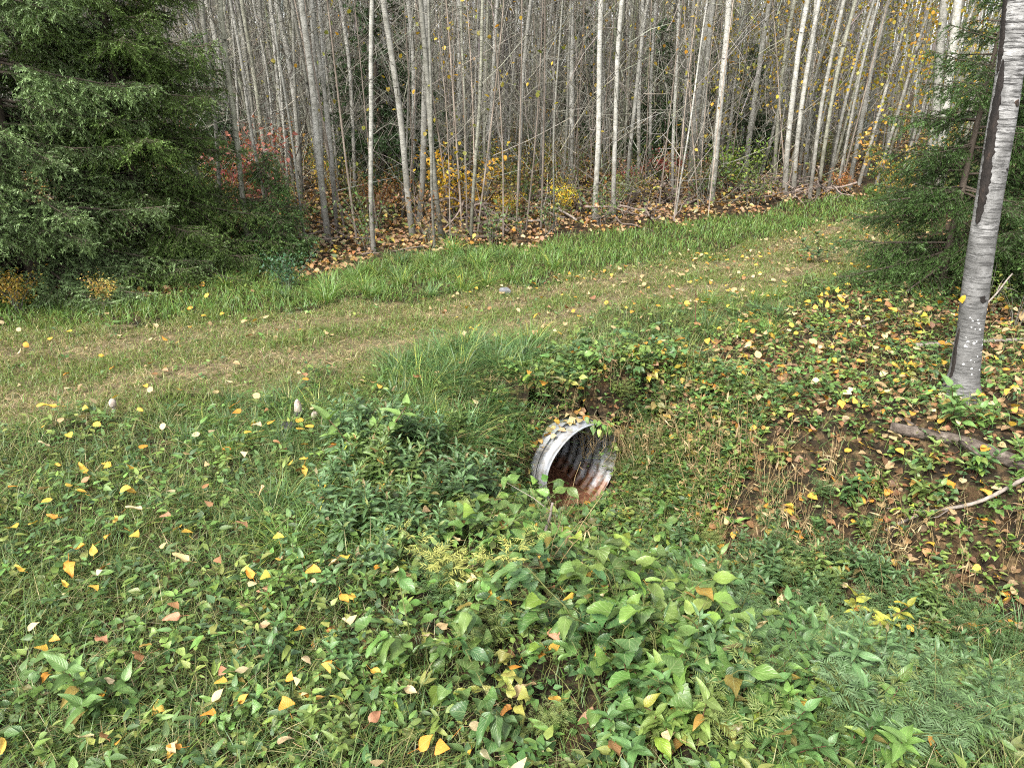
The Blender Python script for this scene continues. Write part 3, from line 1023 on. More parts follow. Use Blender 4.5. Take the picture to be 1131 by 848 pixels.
def stem_paths(n, h0, h1, spread, K=6, lean=0.35):
    az = rng.uniform(0, 6.283, n)
    h = rng.uniform(h0, h1, n)
    t = np.linspace(0, 1, K)[None]
    r0 = rng.uniform(0, spread, n)
    ln = rng.uniform(0.05, lean, n) * h
    r = r0[:, None] + ln[:, None] * t ** 1.6
    p = np.stack([np.cos(az)[:, None] * r, np.sin(az)[:, None] * r, h[:, None] * t - 0.01], -1)
    return p + 0.004 * rng.standard_normal(p.shape) * t[..., None], h


def at_path(p, i, s):
    K = p.shape[1]
    f = np.clip(s, 0, 1) * (K - 1)
    a = np.minimum(f.astype(int), K - 2)
    w = (f - a)[:, None]
    return p[i, a] * (1 - w) + p[i, a + 1] * w


def OLD(k):
    u = rng.random((k, 1))
    return np.where(u < .035, [[1.9, 1.3, .8]], np.where(u < .08, [[1.8, .7, .7]], 1.0))


def plant_meshes(name, kind):
    fb, sb = MB(), MB()
    one = np.ones((1, 3))
    if kind == 'broad':
        n = rng.integers(4, 7)
        p, h = stem_paths(n, .10, .24, .05, lean=.8)
        tubes(sb, p, np.linspace(.0022, .0012, 6)[None], 5)
        for i in range(n):
            k = rng.integers(3, 6)
            s = np.concatenate([[1.0], rng.uniform(.45, .98, k - 1)])
            pos = at_path(p, np.full(k, i), s)
            yaw = rng.uniform(0, 6.28, k)
            pet = rng.uniform(.01, .03, k)
            tip = pos + np.stack([-np.sin(yaw) * pet, np.cos(yaw) * pet, pet * .4], 1)
            tubes(sb, np.stack([pos, (pos + tip) / 2 + [0, 0, .002], tip], 1), .0009, 4)
            sz = rng.uniform(.045, .085, k)
            c = np.ones((k, 3)) * rng.uniform(.6, 1.3, (k, 1)) * (1 + .08 * rng.standard_normal((k, 3))) * OLD(k)
            leaves(fb, T_HEART if rng.random() < .6 else T_OVB, tip, yaw, rng.uniform(-.45, .35, k), rng.normal(0, .3, k), sz, c)
    elif kind == 'aster':
        n = rng.integers(3, 6)
        p, h = stem_paths(n, .14, .30, .05, lean=.45)
        tubes(sb, p, np.linspace(.0022, .0012, 6)[None], 5)
        for i in range(n):
            k = int(h[i] / .009)
            s = np.linspace(.25, 1, k)
            pos = at_path(p, np.full(k, i), s)
            yaw = np.arange(k) * 2.4 + rng.uniform(0, 6)
            c = np.ones((k, 3)) * rng.uniform(.65, 1.3, (k, 1)) * OLD(k)
            leaves(fb, T_LANB, pos, yaw, np.interp(s, [0, .7, 1], [-.1, .25, 1.0]) + rng.normal(0, .15, k), rng.normal(0, .2, k), np.interp(s, [0, .5, 1], [.05, .085, .045]) * rng.uniform(.8, 1.1, k), c)
    elif kind == 'pair':
        n = rng.integers(3, 5)
        p, h = stem_paths(n, .14, .27, .05, lean=.8)
        tubes(sb, p, np.linspace(.0026, .0014, 6)[None], 5)
        for i in range(n):
            k = int(h[i] / .032)
            s = np.linspace(.3, 1, k)
            for sd_ in (0, math.pi):
                pos = at_path(p, np.full(k, i), s)
                yaw = np.arange(k) * 1.57 + sd_ + rng.normal(0, .25, k)
                c = np.ones((k, 3)) * rng.uniform(.65, 1.3, (k, 1)) * OLD(k)
                leaves(fb, T_LANW, pos, yaw, np.interp(s, [0, .8, 1], [0., .2, .7]) + rng.normal(0, .2, k), rng.normal(0, .2, k), rng.uniform(.06, .095, k), c)
    elif kind == 'feather':
        n = rng.integers(4, 7)
        p, h = stem_paths(n, .12, .26, .05, lean=.9)
        tubes(sb, p, np.linspace(.002, .001, 6)[None], 4)
        for i in range(n):
            k = int(h[i] / .012)
            s = np.linspace(.2, 1, k)
            pos = at_path(p, np.full(k, i), s)
            yaw0 = np.arange(k) * 2.4
            L = np.interp(s, [0, .5, 1], [.05, .07, .035])
            for j in range(6):                           # leaflets of each divided leaf
                tt = .25 + .15 * j
                q = pos + np.stack([-np.sin(yaw0) * L * tt, np.cos(yaw0) * L * tt, L * tt * .35], 1)
                for sd_ in (-.75, .75):
                    leaves(fb, T_THIN, q, yaw0 + sd_, .3 + rng.normal(0, .2, k), rng.normal(0, .3, k), L * .55 * (1 - .5 * tt), np.ones((k, 3)) * rng.uniform(.8, 1.2, (k, 1)))
    elif kind == 'tuft':
        k = 120
        a = rng.uniform(0, 6.28, k)
        r = np.sqrt(rng.random(k)) * .075
        pos = np.stack([np.cos(a) * r, np.sin(a) * r, np.full(k, -.01)], 1)
        blades(fb, pos, rng.uniform(.12, .36, k), rng.uniform(.004, .0075, k), a + rng.normal(0, .7, k), rng.uniform(.3, 1.5, k), np.ones((k, 3)) * rng.uniform(.65, 1.25, (k, 1)) * np.where(rng.random((k, 1)) < .14, [[3.2, 1.9, 1.7]], 1.0), 0, 6,
               rng.uniform(.8, 2.3, k))
        k2 = 26
        a = rng.uniform(0, 6.28, k2)
        r = np.sqrt(rng.random(k2)) * .09
        blades(sb, np.stack([np.cos(a) * r, np.sin(a) * r, np.full(k2, -.01)], 1), rng.uniform(.08, .2, k2), rng.uniform(.003, .005, k2), a, rng.uniform(.9, 2.0, k2), np.ones((k2, 3)) * rng.uniform(.6, 1.2, (k2, 1)), 0, 4)
    else:                                                # dry stalks
        n = rng.integers(4, 8)
        p, h = stem_paths(n, .18, .42, .06, lean=.5)
        tubes(sb, p, np.linspace(.002, .0009, 6)[None], 4, np.ones((n, 3)) * rng.uniform(.6, 1.1, (n, 1)))
        k = n * 4
        i = rng.integers(0, n, k)
        pos = at_path(p, i, rng.uniform(.3, 1, k))
        leaves(fb, T_THIN, pos, rng.uniform(0, 6.28, k), rng.uniform(-1.2, .3, k), rng.normal(0, .6, k), rng.uniform(.03, .07, k), np.ones((k, 3)) * rng.uniform(.6, 1.2, (k, 1)))
    return fb, sb


KIND = dict(broad=('broadleaf_plant', 'plant', 'plant', 'stem', 'broad leaved plants of the ditch'),
            aster=('narrow_leaf_plant', 'plant', 'plant', 'stem', 'narrow leaved plants of the ditch'),
            pair=('paired_leaf_plant', 'plant', 'plant', 'redstem', 'paired leaf plants of the ditch'),
            feather=('feathery_plant', 'plant', 'plant', 'stem', 'feathery plants of the ditch'),
            tuft=('grass_tuft', 'grass tuft', 'tuft', 'straw', 'long grass tufts'),
            dry=('dry_stalk_plant', 'dead plant', 'plant', 'straw', 'dry dead stalks on the bank'))
PROTO = {}


def place_plant(kind, pt, sc=1.0, color=(.06, .12, .03), what=None, label=None):
    name, cat, fm, sm, grp = KIND[kind]
    if kind not in PROTO:
        PROTO[kind] = []
        for i in range(6):
            f_, s_ = plant_meshes(name, kind)
            PROTO[kind].append([f_.mesh(name + '_foliage', [M[fm]]), s_.mesh(name + '_stems', [M[sm]]), None])
    e = PROTO[kind][rng.integers(0, 6)]
    rz = rng.uniform(0, 6.28)
    if e[2] is None:
        r_ = empty(name, pt, None, cat, grp, rz, sc)
        a = obj('foliage', e[0], r_)
        a['tint'] = 1
        obj('dry_blades' if kind == 'tuft' else 'stems', e[1], r_)
        a.color = (*color, 1)
        e[2] = r_
    else:
        r_ = copy_thing(e[2], pt, rz, sc, color, (rng.normal(0, .08), rng.normal(0, .08)))
    if label:
        r_['label'] = label
    else:
        later(r_, what, pt)
    return r_


PC = dict(broad=[((.080, .155, .034), 'mid green'), ((.050, .110, .032), 'dark green'), ((.130, .205, .042), 'light green'), ((.23, .23, .05), 'yellowing')],
          aster=[((.068, .135, .050), 'blue green'), ((.052, .110, .036), 'dark green'), ((.100, .165, .042), 'mid green')],
          pair=[((.095, .180, .036), 'bright green'), ((.065, .140, .040), 'mid green'), ((.13, .19, .045), 'light green')],
          feather=[((.075, .138, .048), 'blue green'), ((.058, .112, .038), 'dark green'), ((.14, .18, .05), 'pale green')],
          tuft=[((.090, .175, .058), 'blue green'), ((.115, .205, .046), 'fresh green'), ((.065, .125, .040), 'dark green')],
          dry=[((.30, .20, .09), 'tan'), ((.20, .12, .06), 'brown'), ((.40, .30, .16), 'straw coloured')])
WHAT = dict(broad='broad leaved plant', aster='narrow leaved upright plant', pair='paired leaf plant', feather='feathery leaved plant', tuft='arching grass tuft', dry='clump of dry stalks')


def size_word(s):
    return 'small ' if s < .85 else ('tall ' if s > 1.12 else '')


def fill(kind, n, pl, s0, s1, wts=None, gap=.07):
    lo, hi = pl.min(0), pl.max(0)
    got, tries = [], 0
    while len(got) < n and tries < 6000:
        tries += 1
        q = rng.uniform(lo, hi)
        if not inside(pl, q[:1], q[1:])[0] or any(np.hypot(*(q - g)) < gap for g in got):
            continue
        s = (q[0] - MOUTH[0]) * NV[0] + (q[1] - MOUTH[1]) * NV[1]
        l = (q[0] - MOUTH[0]) * -NV[1] + (q[1] - MOUTH[1]) * NV[0]
        if -0.1 < s < 0.62 and abs(l) < 0.34:           # keeps the mouth open
            continue
        got.append(q)
        sc = rng.uniform(s0, s1)
        c, w = PC[kind][rng.choice(len(PC[kind]), p=None if wts is None else np.array(wts) / sum(wts))]
        place_plant(kind, (q[0], q[1], float(ground_z(q[0], q[1]))), sc, tuple(np.array(c) * rng.uniform(.85, 1.15)), f"{size_word(sc)}{w} {WHAT[kind]}")


# things the labels can point to, each described on its own
p_ = P(665, 735); place_plant('broad', p_, 1.45, (.060, .135, .040), label='largest broad leaved plant, heart shaped leaves spread over the near ditch bank'); mark('the largest broad plant', p_, .2)
p_ = P(513, 650); place_plant('feather', p_, 1.25, (.30, .31, .08), label='yellow green feathery plume plant standing up from dark broad leaves'); mark('the yellow green plume', p_, .2)
p_ = P(400, 520); place_plant('pair', p_, 1.15, (.14, .24, .06), label='pale yellow green plant with drooping paired leaves beside the long grass hummock'); mark('the pale drooping plant', p_, .2)
p_ = P(945, 710); place_plant('pair', p_, .95, (.33, .34, .05), label='lime yellow leaved seedling among the feathery plants of the ditch'); mark('the lime seedling', p_, .15)
p_ = P(1012, 375); place_plant('broad', p_, 1.0, (.24, .25, .04), label='yellow leaved seedling on the bank just before the birch'); mark('the yellow seedling', p_, .1)
p_ = P(905, 292); place_plant('pair', p_, 1.15, (.06, .115, .045), label='lone dark green sapling growing up in the mown track'); mark('the track sapling', p_, .15)
p_ = P(732, 470); place_plant('broad', p_, 1.0, (.15, .13, .05), label='olive brown seedling hanging over the culvert headwall'); mark('the olive brown seedling', p_, .1)
p_ = P(1050, 470); place_plant('pair', p_, 1.0, (.10, .19, .05), label='bright green seedling growing right at the birch foot'); mark('the birch foot seedling', p_, .1)
p_ = P(100, 790); place_plant('pair', p_, .9, (.10, .19, .05), label='bright paired leaf seedling in the near corner of the grass'); mark('the bright near seedling', p_, .1)
p_ = P(950, 815); place_plant('feather', p_, 1.3, (.10, .17, .075), label='pale thistle like plant standing over the bottom of the ditch'); mark('the pale thistle plant', p_, .2)

fill('tuft', 46, HUMMOCK, .6, .95, [5, 2, 2], .085)
fill('tuft', 20, poly((190, 500), (210, 445), (345, 445), (420, 470), (400, 520), (280, 520)), .4, .7, [3, 2, 3], .1)
fill('tuft', 26, np.vstack([fe[2:7], tr_far[2:6][::-1]]), .6, .95, [1, 4, 2], .2)
fill('tuft', 8, poly((245, 640), (300, 560), (400, 540), (400, 640)), .5, .75, [3, 3, 1], .1)
fill('tuft', 10, poly((740, 380), (780, 330), (860, 330), (860, 380)), .5, .75, [0, 3, 1], .2)
fill('tuft', 7, poly((990, 720), (1040, 660), (1125, 680), (1125, 780)), .5, .9, [2, 2, 2], .1)
fill('broad', 62, CENTRE, .75, 1.15, [5, 3, 3, .5], .10)
fill('broad', 9, poly((600, 660), (740, 660), (770, 800), (620, 810)), 1.15, 1.45, [3, 0, 5, .3], .13)
fill('broad', 20, poly((590, 440), (610, 395), (700, 395), (770, 430), (720, 460)), .6, .95, [4, 3, 3, 1], .08)
fill('broad', 12, poly((520, 600), (530, 510), (590, 540), (600, 610)), .6, .95, [3, 4, 1, 0], .08)
fill('broad', 26, poly((0, 848), (0, 620), (300, 640), (440, 700), (440, 848)), .35, .62, [4, 3, 4, 1], .14)
fill('broad', 30, poly((760, 440), (800, 370), (960, 330), (1040, 420), (960, 520), (830, 500)), .4, .75, [4, 2, 3, 2], .13)
fill('broad', 12, poly((1000, 520), (1130, 540), (1130, 640), (1010, 620)), .5, .8, [3, 2, 4, 1], .12)
fill('aster', 34, poly((360, 620), (370, 480), (470, 480), (540, 520), (520, 600), (440, 650)), .7, 1.05, [5, 3, 1], .08)
fill('aster', 40, ASTERS, .75, 1.1, [5, 3, 2], .10)
fill('feather', 46, ASTERS, .75, 1.15, [5, 3, 2], .09)
fill('feather', 12, CENTRE, .6, .9, [3, 2, 4], .1)
fill('pair', 50, LOWR, .55, .82, [4, 4, 2], .08)
fill('pair', 20, poly((250, 800), (300, 640), (460, 600), (480, 840), (260, 845)), .35, .62, [3, 3, 3], .1)
fill('pair', 6, poly((960, 560), (1010, 470), (1130, 480), (1130, 560)), .6, .9, [4, 3, 3], .1)
fill('dry', 15, poly((730, 590), (740, 480), (830, 500), (900, 600), (830, 640)), .7, 1.1, None, .08)
fill('feather', 14, poly((720, 600), (720, 480), (840, 480), (1000, 600), (900, 660)), .5, .9, [3, 3, 3], .1)
fill('pair', 14, poly((720, 600), (700, 480), (840, 480), (1000, 600), (900, 660)), .45, .75, [3, 3, 3], .1)
fill('dry', 26, poly((690, 560), (700, 470), (800, 470), (960, 540), (1000, 640), (800, 640)), .6, 1.0, [4, 1, 4], .08)
fill('dry', 12, poly((850, 640), (860, 540), (1000, 540), (1010, 640)), .5, .8, None, .1)
fill('dry', 16, poly((960, 640), (1000, 580), (1125, 600), (1125, 720), (1000, 720)), .5, .9, None, .1)
fill('dry', 8, poly((590, 470), (640, 455), (690, 480), (720, 520), (700, 560)), .5, .8, [2, 3, 1], .06)
fill('dry', 4, poly((590, 640), (590, 590), (620, 590), (620, 640)), .8, 1.1, None, .05)

TAN_ = np.array([-NV[1], NV[0]])
cv2, cl2 = MB(), MB()


def around(n, s0, s1, l0, l1):
    s_, l_ = rng.uniform(s0, s1, n), rng.uniform(l0, l1, n)
    q = MOUTH[None] + NV[None] * s_[:, None] + TAN_[None] * l_[:, None]
    z_ = ground_z(q[:, 0], q[:, 1])
    k = ~((s_ < .03) & (np.hypot(l_, z_ - CZ) < CR + .03))
    return q[k, 0], q[k, 1], z_[k]


for n, s0, s1, l0, l1 in ((520, -.62, -.02, -.62, .62), (620, -.1, .75, .27, .95), (200, -.1, .5, -.8, -.3), (140, .34, .75, -.3, .3), (260, .03, .75, .24, .55), (170, .04, .45, -.08, .32)):
    a, b, c = around(n, s0, s1, l0, l1)
    rosettes(cv2, a, b, c, .02, .12, .022, .05, T_OV, 5, COVER)
    a, b, c = around(n, s0, s1, l0, l1)
    n2 = len(a)
    leaves(cl2, T_D2[n % 3], np.stack([a, b, c + rng.uniform(.01, .06, n2)], 1), rng.uniform(0, 6.28, n2), rng.normal(0, .6, n2), rng.normal(0, .6, n2), rng.uniform(.025, .05, n2), pal(n2, [TAN, BRN, PALE, ORA, YEL], [3, 4, 1, 1, 1]))
    a, b, c = around(3 * n, s0, s1, l0, l1)
    grass_patch(a, b, c, .08, .22, .002, .004, G_BR + G_BLUE + STRAWC[:2], None, (.3, 1.6), 4, cv2)
n = 420                                                  # plants rooted in the earth collar
a_ = rng.uniform(-2.3, 2.3, n)
sc_ = rng.uniform(.18, .50, n)
ro2 = CR + .09 * np.sin(math.pi * np.clip((sc_ - .17) / .34, 0, 1)) ** .8
q = MOUTH[None] - NV[None] * sc_[:, None] + TAN_[None] * (np.sin(a_) * ro2)[:, None]
qz = CZ + np.cos(a_) * ro2
rosettes(cv2, q[:, 0], q[:, 1], qz, .015, .08, .02, .045, T_OV, 4, COVER)
grass_patch(q[:, 0], q[:, 1], qz, .08, .2, .002, .004, G_BR + STRAWC[:3], None, (.5, 1.9), 4, cv2)
leaves(cl2, T_D2[1], np.stack([q[:, 0], q[:, 1], qz + .015], 1)[::2], rng.uniform(0, 6.28, n // 2), rng.normal(0, .6, n // 2), rng.normal(0, .6, n // 2), rng.uniform(.025, .05, n // 2), pal(n // 2, [TAN, BRN, PALE, ORA, YEL], [3, 4, 1, 1, 1]))
n = 34                                                   # a creeper hanging over the upper right of the rim
a_ = rng.uniform(.15, 1.35, n)
q = MOUTH[None] + NV[None] * rng.uniform(-.06, .05, (n, 1)) + TAN_[None] * (np.sin(a_) * (CR + rng.uniform(-.05, .05, n)))[:, None]
leaves(cv2, T_OVB, np.stack([q[:, 0], q[:, 1], CZ + np.cos(a_) * (CR + .02) + rng.uniform(-.03, .03, n)], 1), rng.uniform(2.2, 4.6, n), rng.uniform(-1.1, -.1, n), rng.normal(0, .4, n), rng.uniform(.035, .06, n), pal(n, COVER[:5]))
n = 260                                                  # grass crowding the lower right of the rim
a_ = rng.uniform(1.2, 2.1, n)
q = MOUTH[None] + NV[None] * rng.uniform(-.03, .16, (n, 1)) + TAN_[None] * (np.sin(a_) * (CR + rng.uniform(.0, .10, n)))[:, None]
grass_patch(q[:, 0], q[:, 1], ground_z(q[:, 0], q[:, 1]), .14, .34, .002, .0042, G_BR + STRAWC, None, (.2, 1.2), 5, cv2)
n = 60                                                   # leaves lying on the pipe's crown
a_ = rng.normal(-.25, .45, n)
q = MOUTH[None] - NV[None] * rng.uniform(.07, .34, (n, 1)) + TAN_[None] * (np.sin(a_) * (CR + .012))[:, None]
leaves(cl2, T_D2[0], np.stack([q[:, 0], q[:, 1], CZ + np.cos(a_) * (CR + .016) + .006], 1), rng.uniform(0, 6.28, n), rng.normal(0, .25, n), a_ * 0 + rng.normal(0, .25, n), rng.uniform(.03, .055, n), pal(n, [TAN, PALE, ORA, YEL], [3, 3, 2, 1]))
tag(obj('bank_plants', cv2.mesh('bank_plants', [M['cover']])), 'small leaves and grass covering the earth round the culvert', 'ground cover', kind='stuff')
tag(obj('bank_litter', cl2.mesh('bank_litter', [M['dead']])), 'fallen leaves caught on and round the culvert', 'leaf litter', kind='stuff')
for kind, n, s0, s1, l0, l1, k0, k1 in (('broad', 8, -.5, .12, -.62, -.33, .55, .85), ('aster', 4, -.4, .1, -.7, -.4, .6, .8), ('tuft', 9, -.6, -.05, -.75, -.28, .6, .85), ('broad', 9, -.62, -.22, -.28, .34, .45, .75), ('tuft', 4, -.6, -.3, -.3, .3, .4, .6),
                                        ('broad', 6, -.3, .15, .34, .6, .45, .75), ('broad', 5, -.05, .22, .27, .36, .5, .7), ('tuft', 5, -.1, .3, .28, .5, .4, .6), ('dry', 6, -.25, .2, .32, .55, .6, .9), ('dry', 5, .1, .6, .30, .6, .6, .9), ('feather', 4, .3, .7, .2, .5, .4, .6), ('feather', 4, -.1, .4, .34, .7, .6, .9), ('pair', 4, .42, .62, -.35, .3, .4, .6), ('broad', 5, .36, .6, -.42, -.1, .45, .6)):
    for _ in range(n):
        q = MOUTH + NV * rng.uniform(s0, s1) + TAN_ * rng.uniform(l0, l1)
        sc = rng.uniform(k0, k1)
        c, w = PC[kind][rng.integers(0, min(3, len(PC[kind])))]
        place_plant(kind, (q[0], q[1], float(ground_z(*q))), sc, tuple(np.array(c) * rng.uniform(.85, 1.15)), f"{size_word(sc)}{w} {WHAT[kind]}")
# withered grass and roots hanging over the right half of the mouth
mb = MB()
k = 64
ang = rng.uniform(.25, 1.75, k)
st = np.stack([MOUTH[0] + TAN_[0] * np.sin(ang) * (CR + .02) - NV[0] * rng.uniform(-.02, .10, k), MOUTH[1] + TAN_[1] * np.sin(ang) * (CR + .02) - NV[1] * rng.uniform(-.02, .1, k), CZ + np.cos(ang) * (CR + .03)], 1)
fall = np.stack([NV[0] * rng.uniform(.02, .10, k) + rng.normal(0, .05, k), NV[1] * rng.uniform(.02, .10, k) + rng.normal(0, .05, k), -rng.uniform(.05, .24, k)], 1)
hang = np.stack([st, st + fall * .25 + np.array([NV[0], NV[1], .6]) * .05, st + fall * .65 + np.array([NV[0], NV[1], 0]) * .05, st + fall], 1)
tubes(mb, hang, np.array([.0016, .0014, .0011, .0007])[None] * rng.uniform(.6, 1.3, (k, 1)), 4, np.ones((k, 3)) * rng.uniform(.25, .9, (k, 1)))
tag(obj('hanging_roots', mb.mesh('hanging_roots', [M['straw']], uv=False)), 'withered grass and fine roots hanging over the culvert rim', 'roots', kind='stuff')

# tall thin dark dead stalk beside the track
p_ = P(765, 372)
mb = MB()
t = np.linspace(0, 1, 8)
tubes(mb, np.stack([.01 * np.sin(5 * t), .0 * t, .34 * t], 1), np.linspace(.004, .002, 8), 5)
for i in range(9):
    a = rng.uniform(0, 6.28)
    z0 = .1 + .025 * i
    tubes(mb, np.array([[0, 0, z0], [.015 * math.cos(a), .015 * math.sin(a), z0 + .02], [.03 * math.cos(a), .03 * math.sin(a), z0 + .045]]), np.array([.0015, .0012, .0008]), 4)
tag(obj('dead_weed_stalk', mb.mesh('dead_weed_stalk', [M['redstem']], uv=False), loc=p_), 'single dark upright dead weed stalk by the near edge of the track', 'dead plant')
mark('the dead weed stalk', p_, .15)


# ------------------------------------------------------------------ mushrooms and stone
def lathe(mb, prof, sides=18, mat=0, wobv=0.0, col=(1, 1, 1)):
    prof = np.asarray(prof, float)
    th = np.arange(sides) * 2 * math.pi / sides
    r = prof[:, 0][:, None] * (1 + wobv * np.sin(3 * th + 9 * prof[:, 1][:, None]))
    v = np.stack([r * np.cos(th), r * np.sin(th), np.repeat(prof[:, 1][:, None], sides, 1)], -1)
    mb.add(v.reshape(-1, 3), grid_faces(len(prof), sides, True), mat, col)


M['shaggy'] = plain_mat('shaggy_cap', [(0.3, (0.17, 0.12, 0.09)), (0.55, (0.36, 0.31, 0.27))], 60, (1, 1, 0.5), bump=1.0, bdist=0.01)
M['mstem'] = plain_mat('mushroom_stem', [(0.3, (0.30, 0.27, 0.23)), (0.6, (0.45, 0.42, 0.38))], 40)
M['ink'] = plain_mat('inky_cap', [(0.3, (0.012, 0.011, 0.013)), (0.7, (0.05, 0.045, 0.05))], 60, rough=0.4)


def mushroom(pt, h, label, black=0.0, tilt=(0, 0), sc=1.0):
    r_ = empty('mushroom', pt, label, 'mushroom', 'shaggy mushrooms by the track', rng.uniform(0, 6), sc)
    r_.rotation_euler = (*tilt, 0)
    mb = MB()
    lathe(mb, [(.011, -.02), (.009, .02), (.0075, h * .6), (.006, h * .85)])
    obj('stem', mb.mesh('stem', [M['mstem']], uv=False), r_)
    mb = MB()
    z0 = h * .45
    prof = [(.008, z0 + .006), (.017, z0), (.0195, z0 + .006), (.020, z0 + h * .2), (.018, z0 + h * .36), (.012, z0 + h * .48), (.005, z0 + h * .545), (.0005, z0 + h * .55)]
    lathe(mb, prof, 20, 0, .04)
    obj('cap', mb.mesh('cap', [M['shaggy']], uv=False), r_)
    if black:
        mb = MB()
        lathe(mb, [(.012, z0 - .004), (.022, z0 - .008), (.030, z0 - .002), (.0225, z0 + .010), (.0215, z0 + .016)], 22, 0, .15)
        obj('cap_rim', mb.mesh('cap_rim', [M['ink']], uv=False), r_)
    return r_


p_ = P(127, 458); mushroom(p_, .085, 'small white shaggy mushroom alone in the grass by the track edge'); mark('the white mushroom', p_, .05)
p_ = P(331, 470); mushroom(p_, .15, 'tall shaggy mushroom with a black inky rim by the track edge', 1, (.03, .02)); mark('the tall ink cap', p_, .1)
p_ = P(346, 470); mushroom(p_, .09, 'pale shaggy mushroom leaning beside the tall black rimmed one', 0, (.1, .25), .9)
p_ = P(320, 480)
r_ = empty('mushroom', p_, 'melted black ink cap lying open in the grass by the tall mushroom', 'mushroom', 'shaggy mushrooms by the track')
mb = MB(); lathe(mb, [(.007, -.01), (.006, .035), (.005, .06)], 12); obj('stem', mb.mesh('stem', [M['mstem']], uv=False), r_)
mb = MB(); lathe(mb, [(.006, .050), (.030, .044), (.042, .040), (.045, .047), (.03, .060), (.012, .066), (.0005, .067)], 26, 0, .12); obj('cap', mb.mesh('cap', [M['ink']], uv=False), r_)


def stone_mesh(name, dims, seed, mat):
    r2 = np.random.default_rng(seed)
    nu, nv = 22, 14
    th = np.arange(nu) * 2 * math.pi / nu
    ph = np.linspace(-math.pi / 2, math.pi / 2, nv)
    v = np.stack([np.cos(ph)[:, None] * np.cos(th), np.cos(ph)[:, None] * np.sin(th), np.sin(ph)[:, None] * np.ones(nu)], -1)
    for _ in range(14):
        d = r2.standard_normal(3)
        d /= np.linalg.norm(d)
        k = r2.uniform(.55, .85)
        s = v @ d
        v = v - np.maximum(s - k, 0)[..., None] * d
    mb = MB()
    mb.add((v * dims).reshape(-1, 3), grid_faces(nv, nu, True))
    return mb.mesh(name, [mat], col=False, uv=False, smooth=False)


M['stone'] = plain_mat('grey_stone', [(0.3, (0.08, 0.082, 0.09)), (0.7, (0.18, 0.185, 0.20))], 30, bump=0.6)
p_ = P(558, 326)
tag(obj('stone', stone_mesh('stone', (.055, .045, .04), 3, M['stone']), loc=(p_[0], p_[1], p_[2] + .03)), 'small blue grey stone lying on the far side of the track', 'stone')
mark('the track stone', p_, .03)


# ------------------------------------------------------------------ logs and sticks
def wavy(a, b, K, amp, sag=0.0):
    t = np.linspace(0, 1, K)[:, None]
    p = np.asarray(a) * (1 - t) + np.asarray(b) * t
    w = amp * (np.sin(t * rng.uniform(3, 6) + rng.uniform(0, 6)) + .4 * np.sin(t * rng.uniform(9, 15) + rng.uniform(0, 6)))
    d = np.cross(np.asarray(b) - a, [0, 0, 1.0])
    d /= np.linalg.norm(d) + 1e-9
    return p + w * d + np.array([0, 0, 1]) * amp * .5 * np.sin(t * 8 + rng.uniform(0, 6))


def log(name, a, b, r0, r1, label, cat, grp=None, K=18, sides=14, amp=.02, mat='log', knots=3, color=(1, 1, 1), stubs=0):
    a, b = np.asarray(a, float), np.asarray(b, float)
    p = wavy(a, b, K, amp) - a
    mb = MB()
    rad = np.linspace(r0, r1, K) * (1 + .06 * rng.standard_normal(K))
    tubes(mb, p, rad, sides, cap=True)
    for i in range(stubs):
        s = rng.integers(2, K - 2)
        d = rng.standard_normal(3) * [1, 1, .6] + [0, 0, .4]
        d /= np.linalg.norm(d)
        L = rng.uniform(.05, .4) * (r0 / .02) ** .5
        tubes(mb, np.array([p[s], p[s] + d * L * .5 + rng.normal(0, .01, 3), p[s] + d * L]), np.array([rad[s] * .45, rad[s] * .3, rad[s] * .12]), 5, cap=True)
    o = obj(name, mb.mesh(name, [M[mat]], uv=False), loc=a)
    o.color = (*color, 1)
    if label:
        tag(o, label, cat, grp)
    else:
        tag(o, None, cat, grp)
    return o


a = P(982, 478); b = P(1131, 528); d = b - a
log('fallen_log', a + [0, 0, .045], b + d * .45 + [0, 0, .05], .026, .042, 'weathered grey log lying across the leaf litter below the birch', 'log', stubs=2, color=(.6, .57, .54))
mark('the grey log', (a + b) / 2, .03)
a = P(975, 598); b = P(1095, 556); d = b - a
log('fallen_branch', a + [0, 0, .03], b + d * .5 + [0, 0, .06], .007, .011, 'thin pale bare branch lying on the bank below the grey log', 'branch', amp=.025, mat='deadwood', stubs=3, sides=9)
mark('the pale bank branch', (a + b) / 2, .03)
for i, (a, b, r_, what) in enumerate([((598, 618), (606, 572), .007, 'short pale dead stem standing before the culvert mouth'), ((1010, 385), (1131, 378), .018, 'long grey stick lying in the shade beyond the birch'),
                                      ((1060, 372), (1128, 330), .008, 'thin crooked stick leaning up under the dark fir beyond the birch'), ((950, 365), (1040, 340), .008, 'thin pale stick lying in the leaves before the fir')]):
    A, B = P(*a), P(*b)
    if i == 0:
        B = A + np.array([.04, .05, .22])
    if i == 2:
        B = A + np.array([.5, .35, .35])
    log('fallen_branch', A + [0, 0, .015], B + [0, 0, .02], r_, r_ * .7, what, 'branch', amp=.006, mat='deadwood', stubs=2, sides=7)

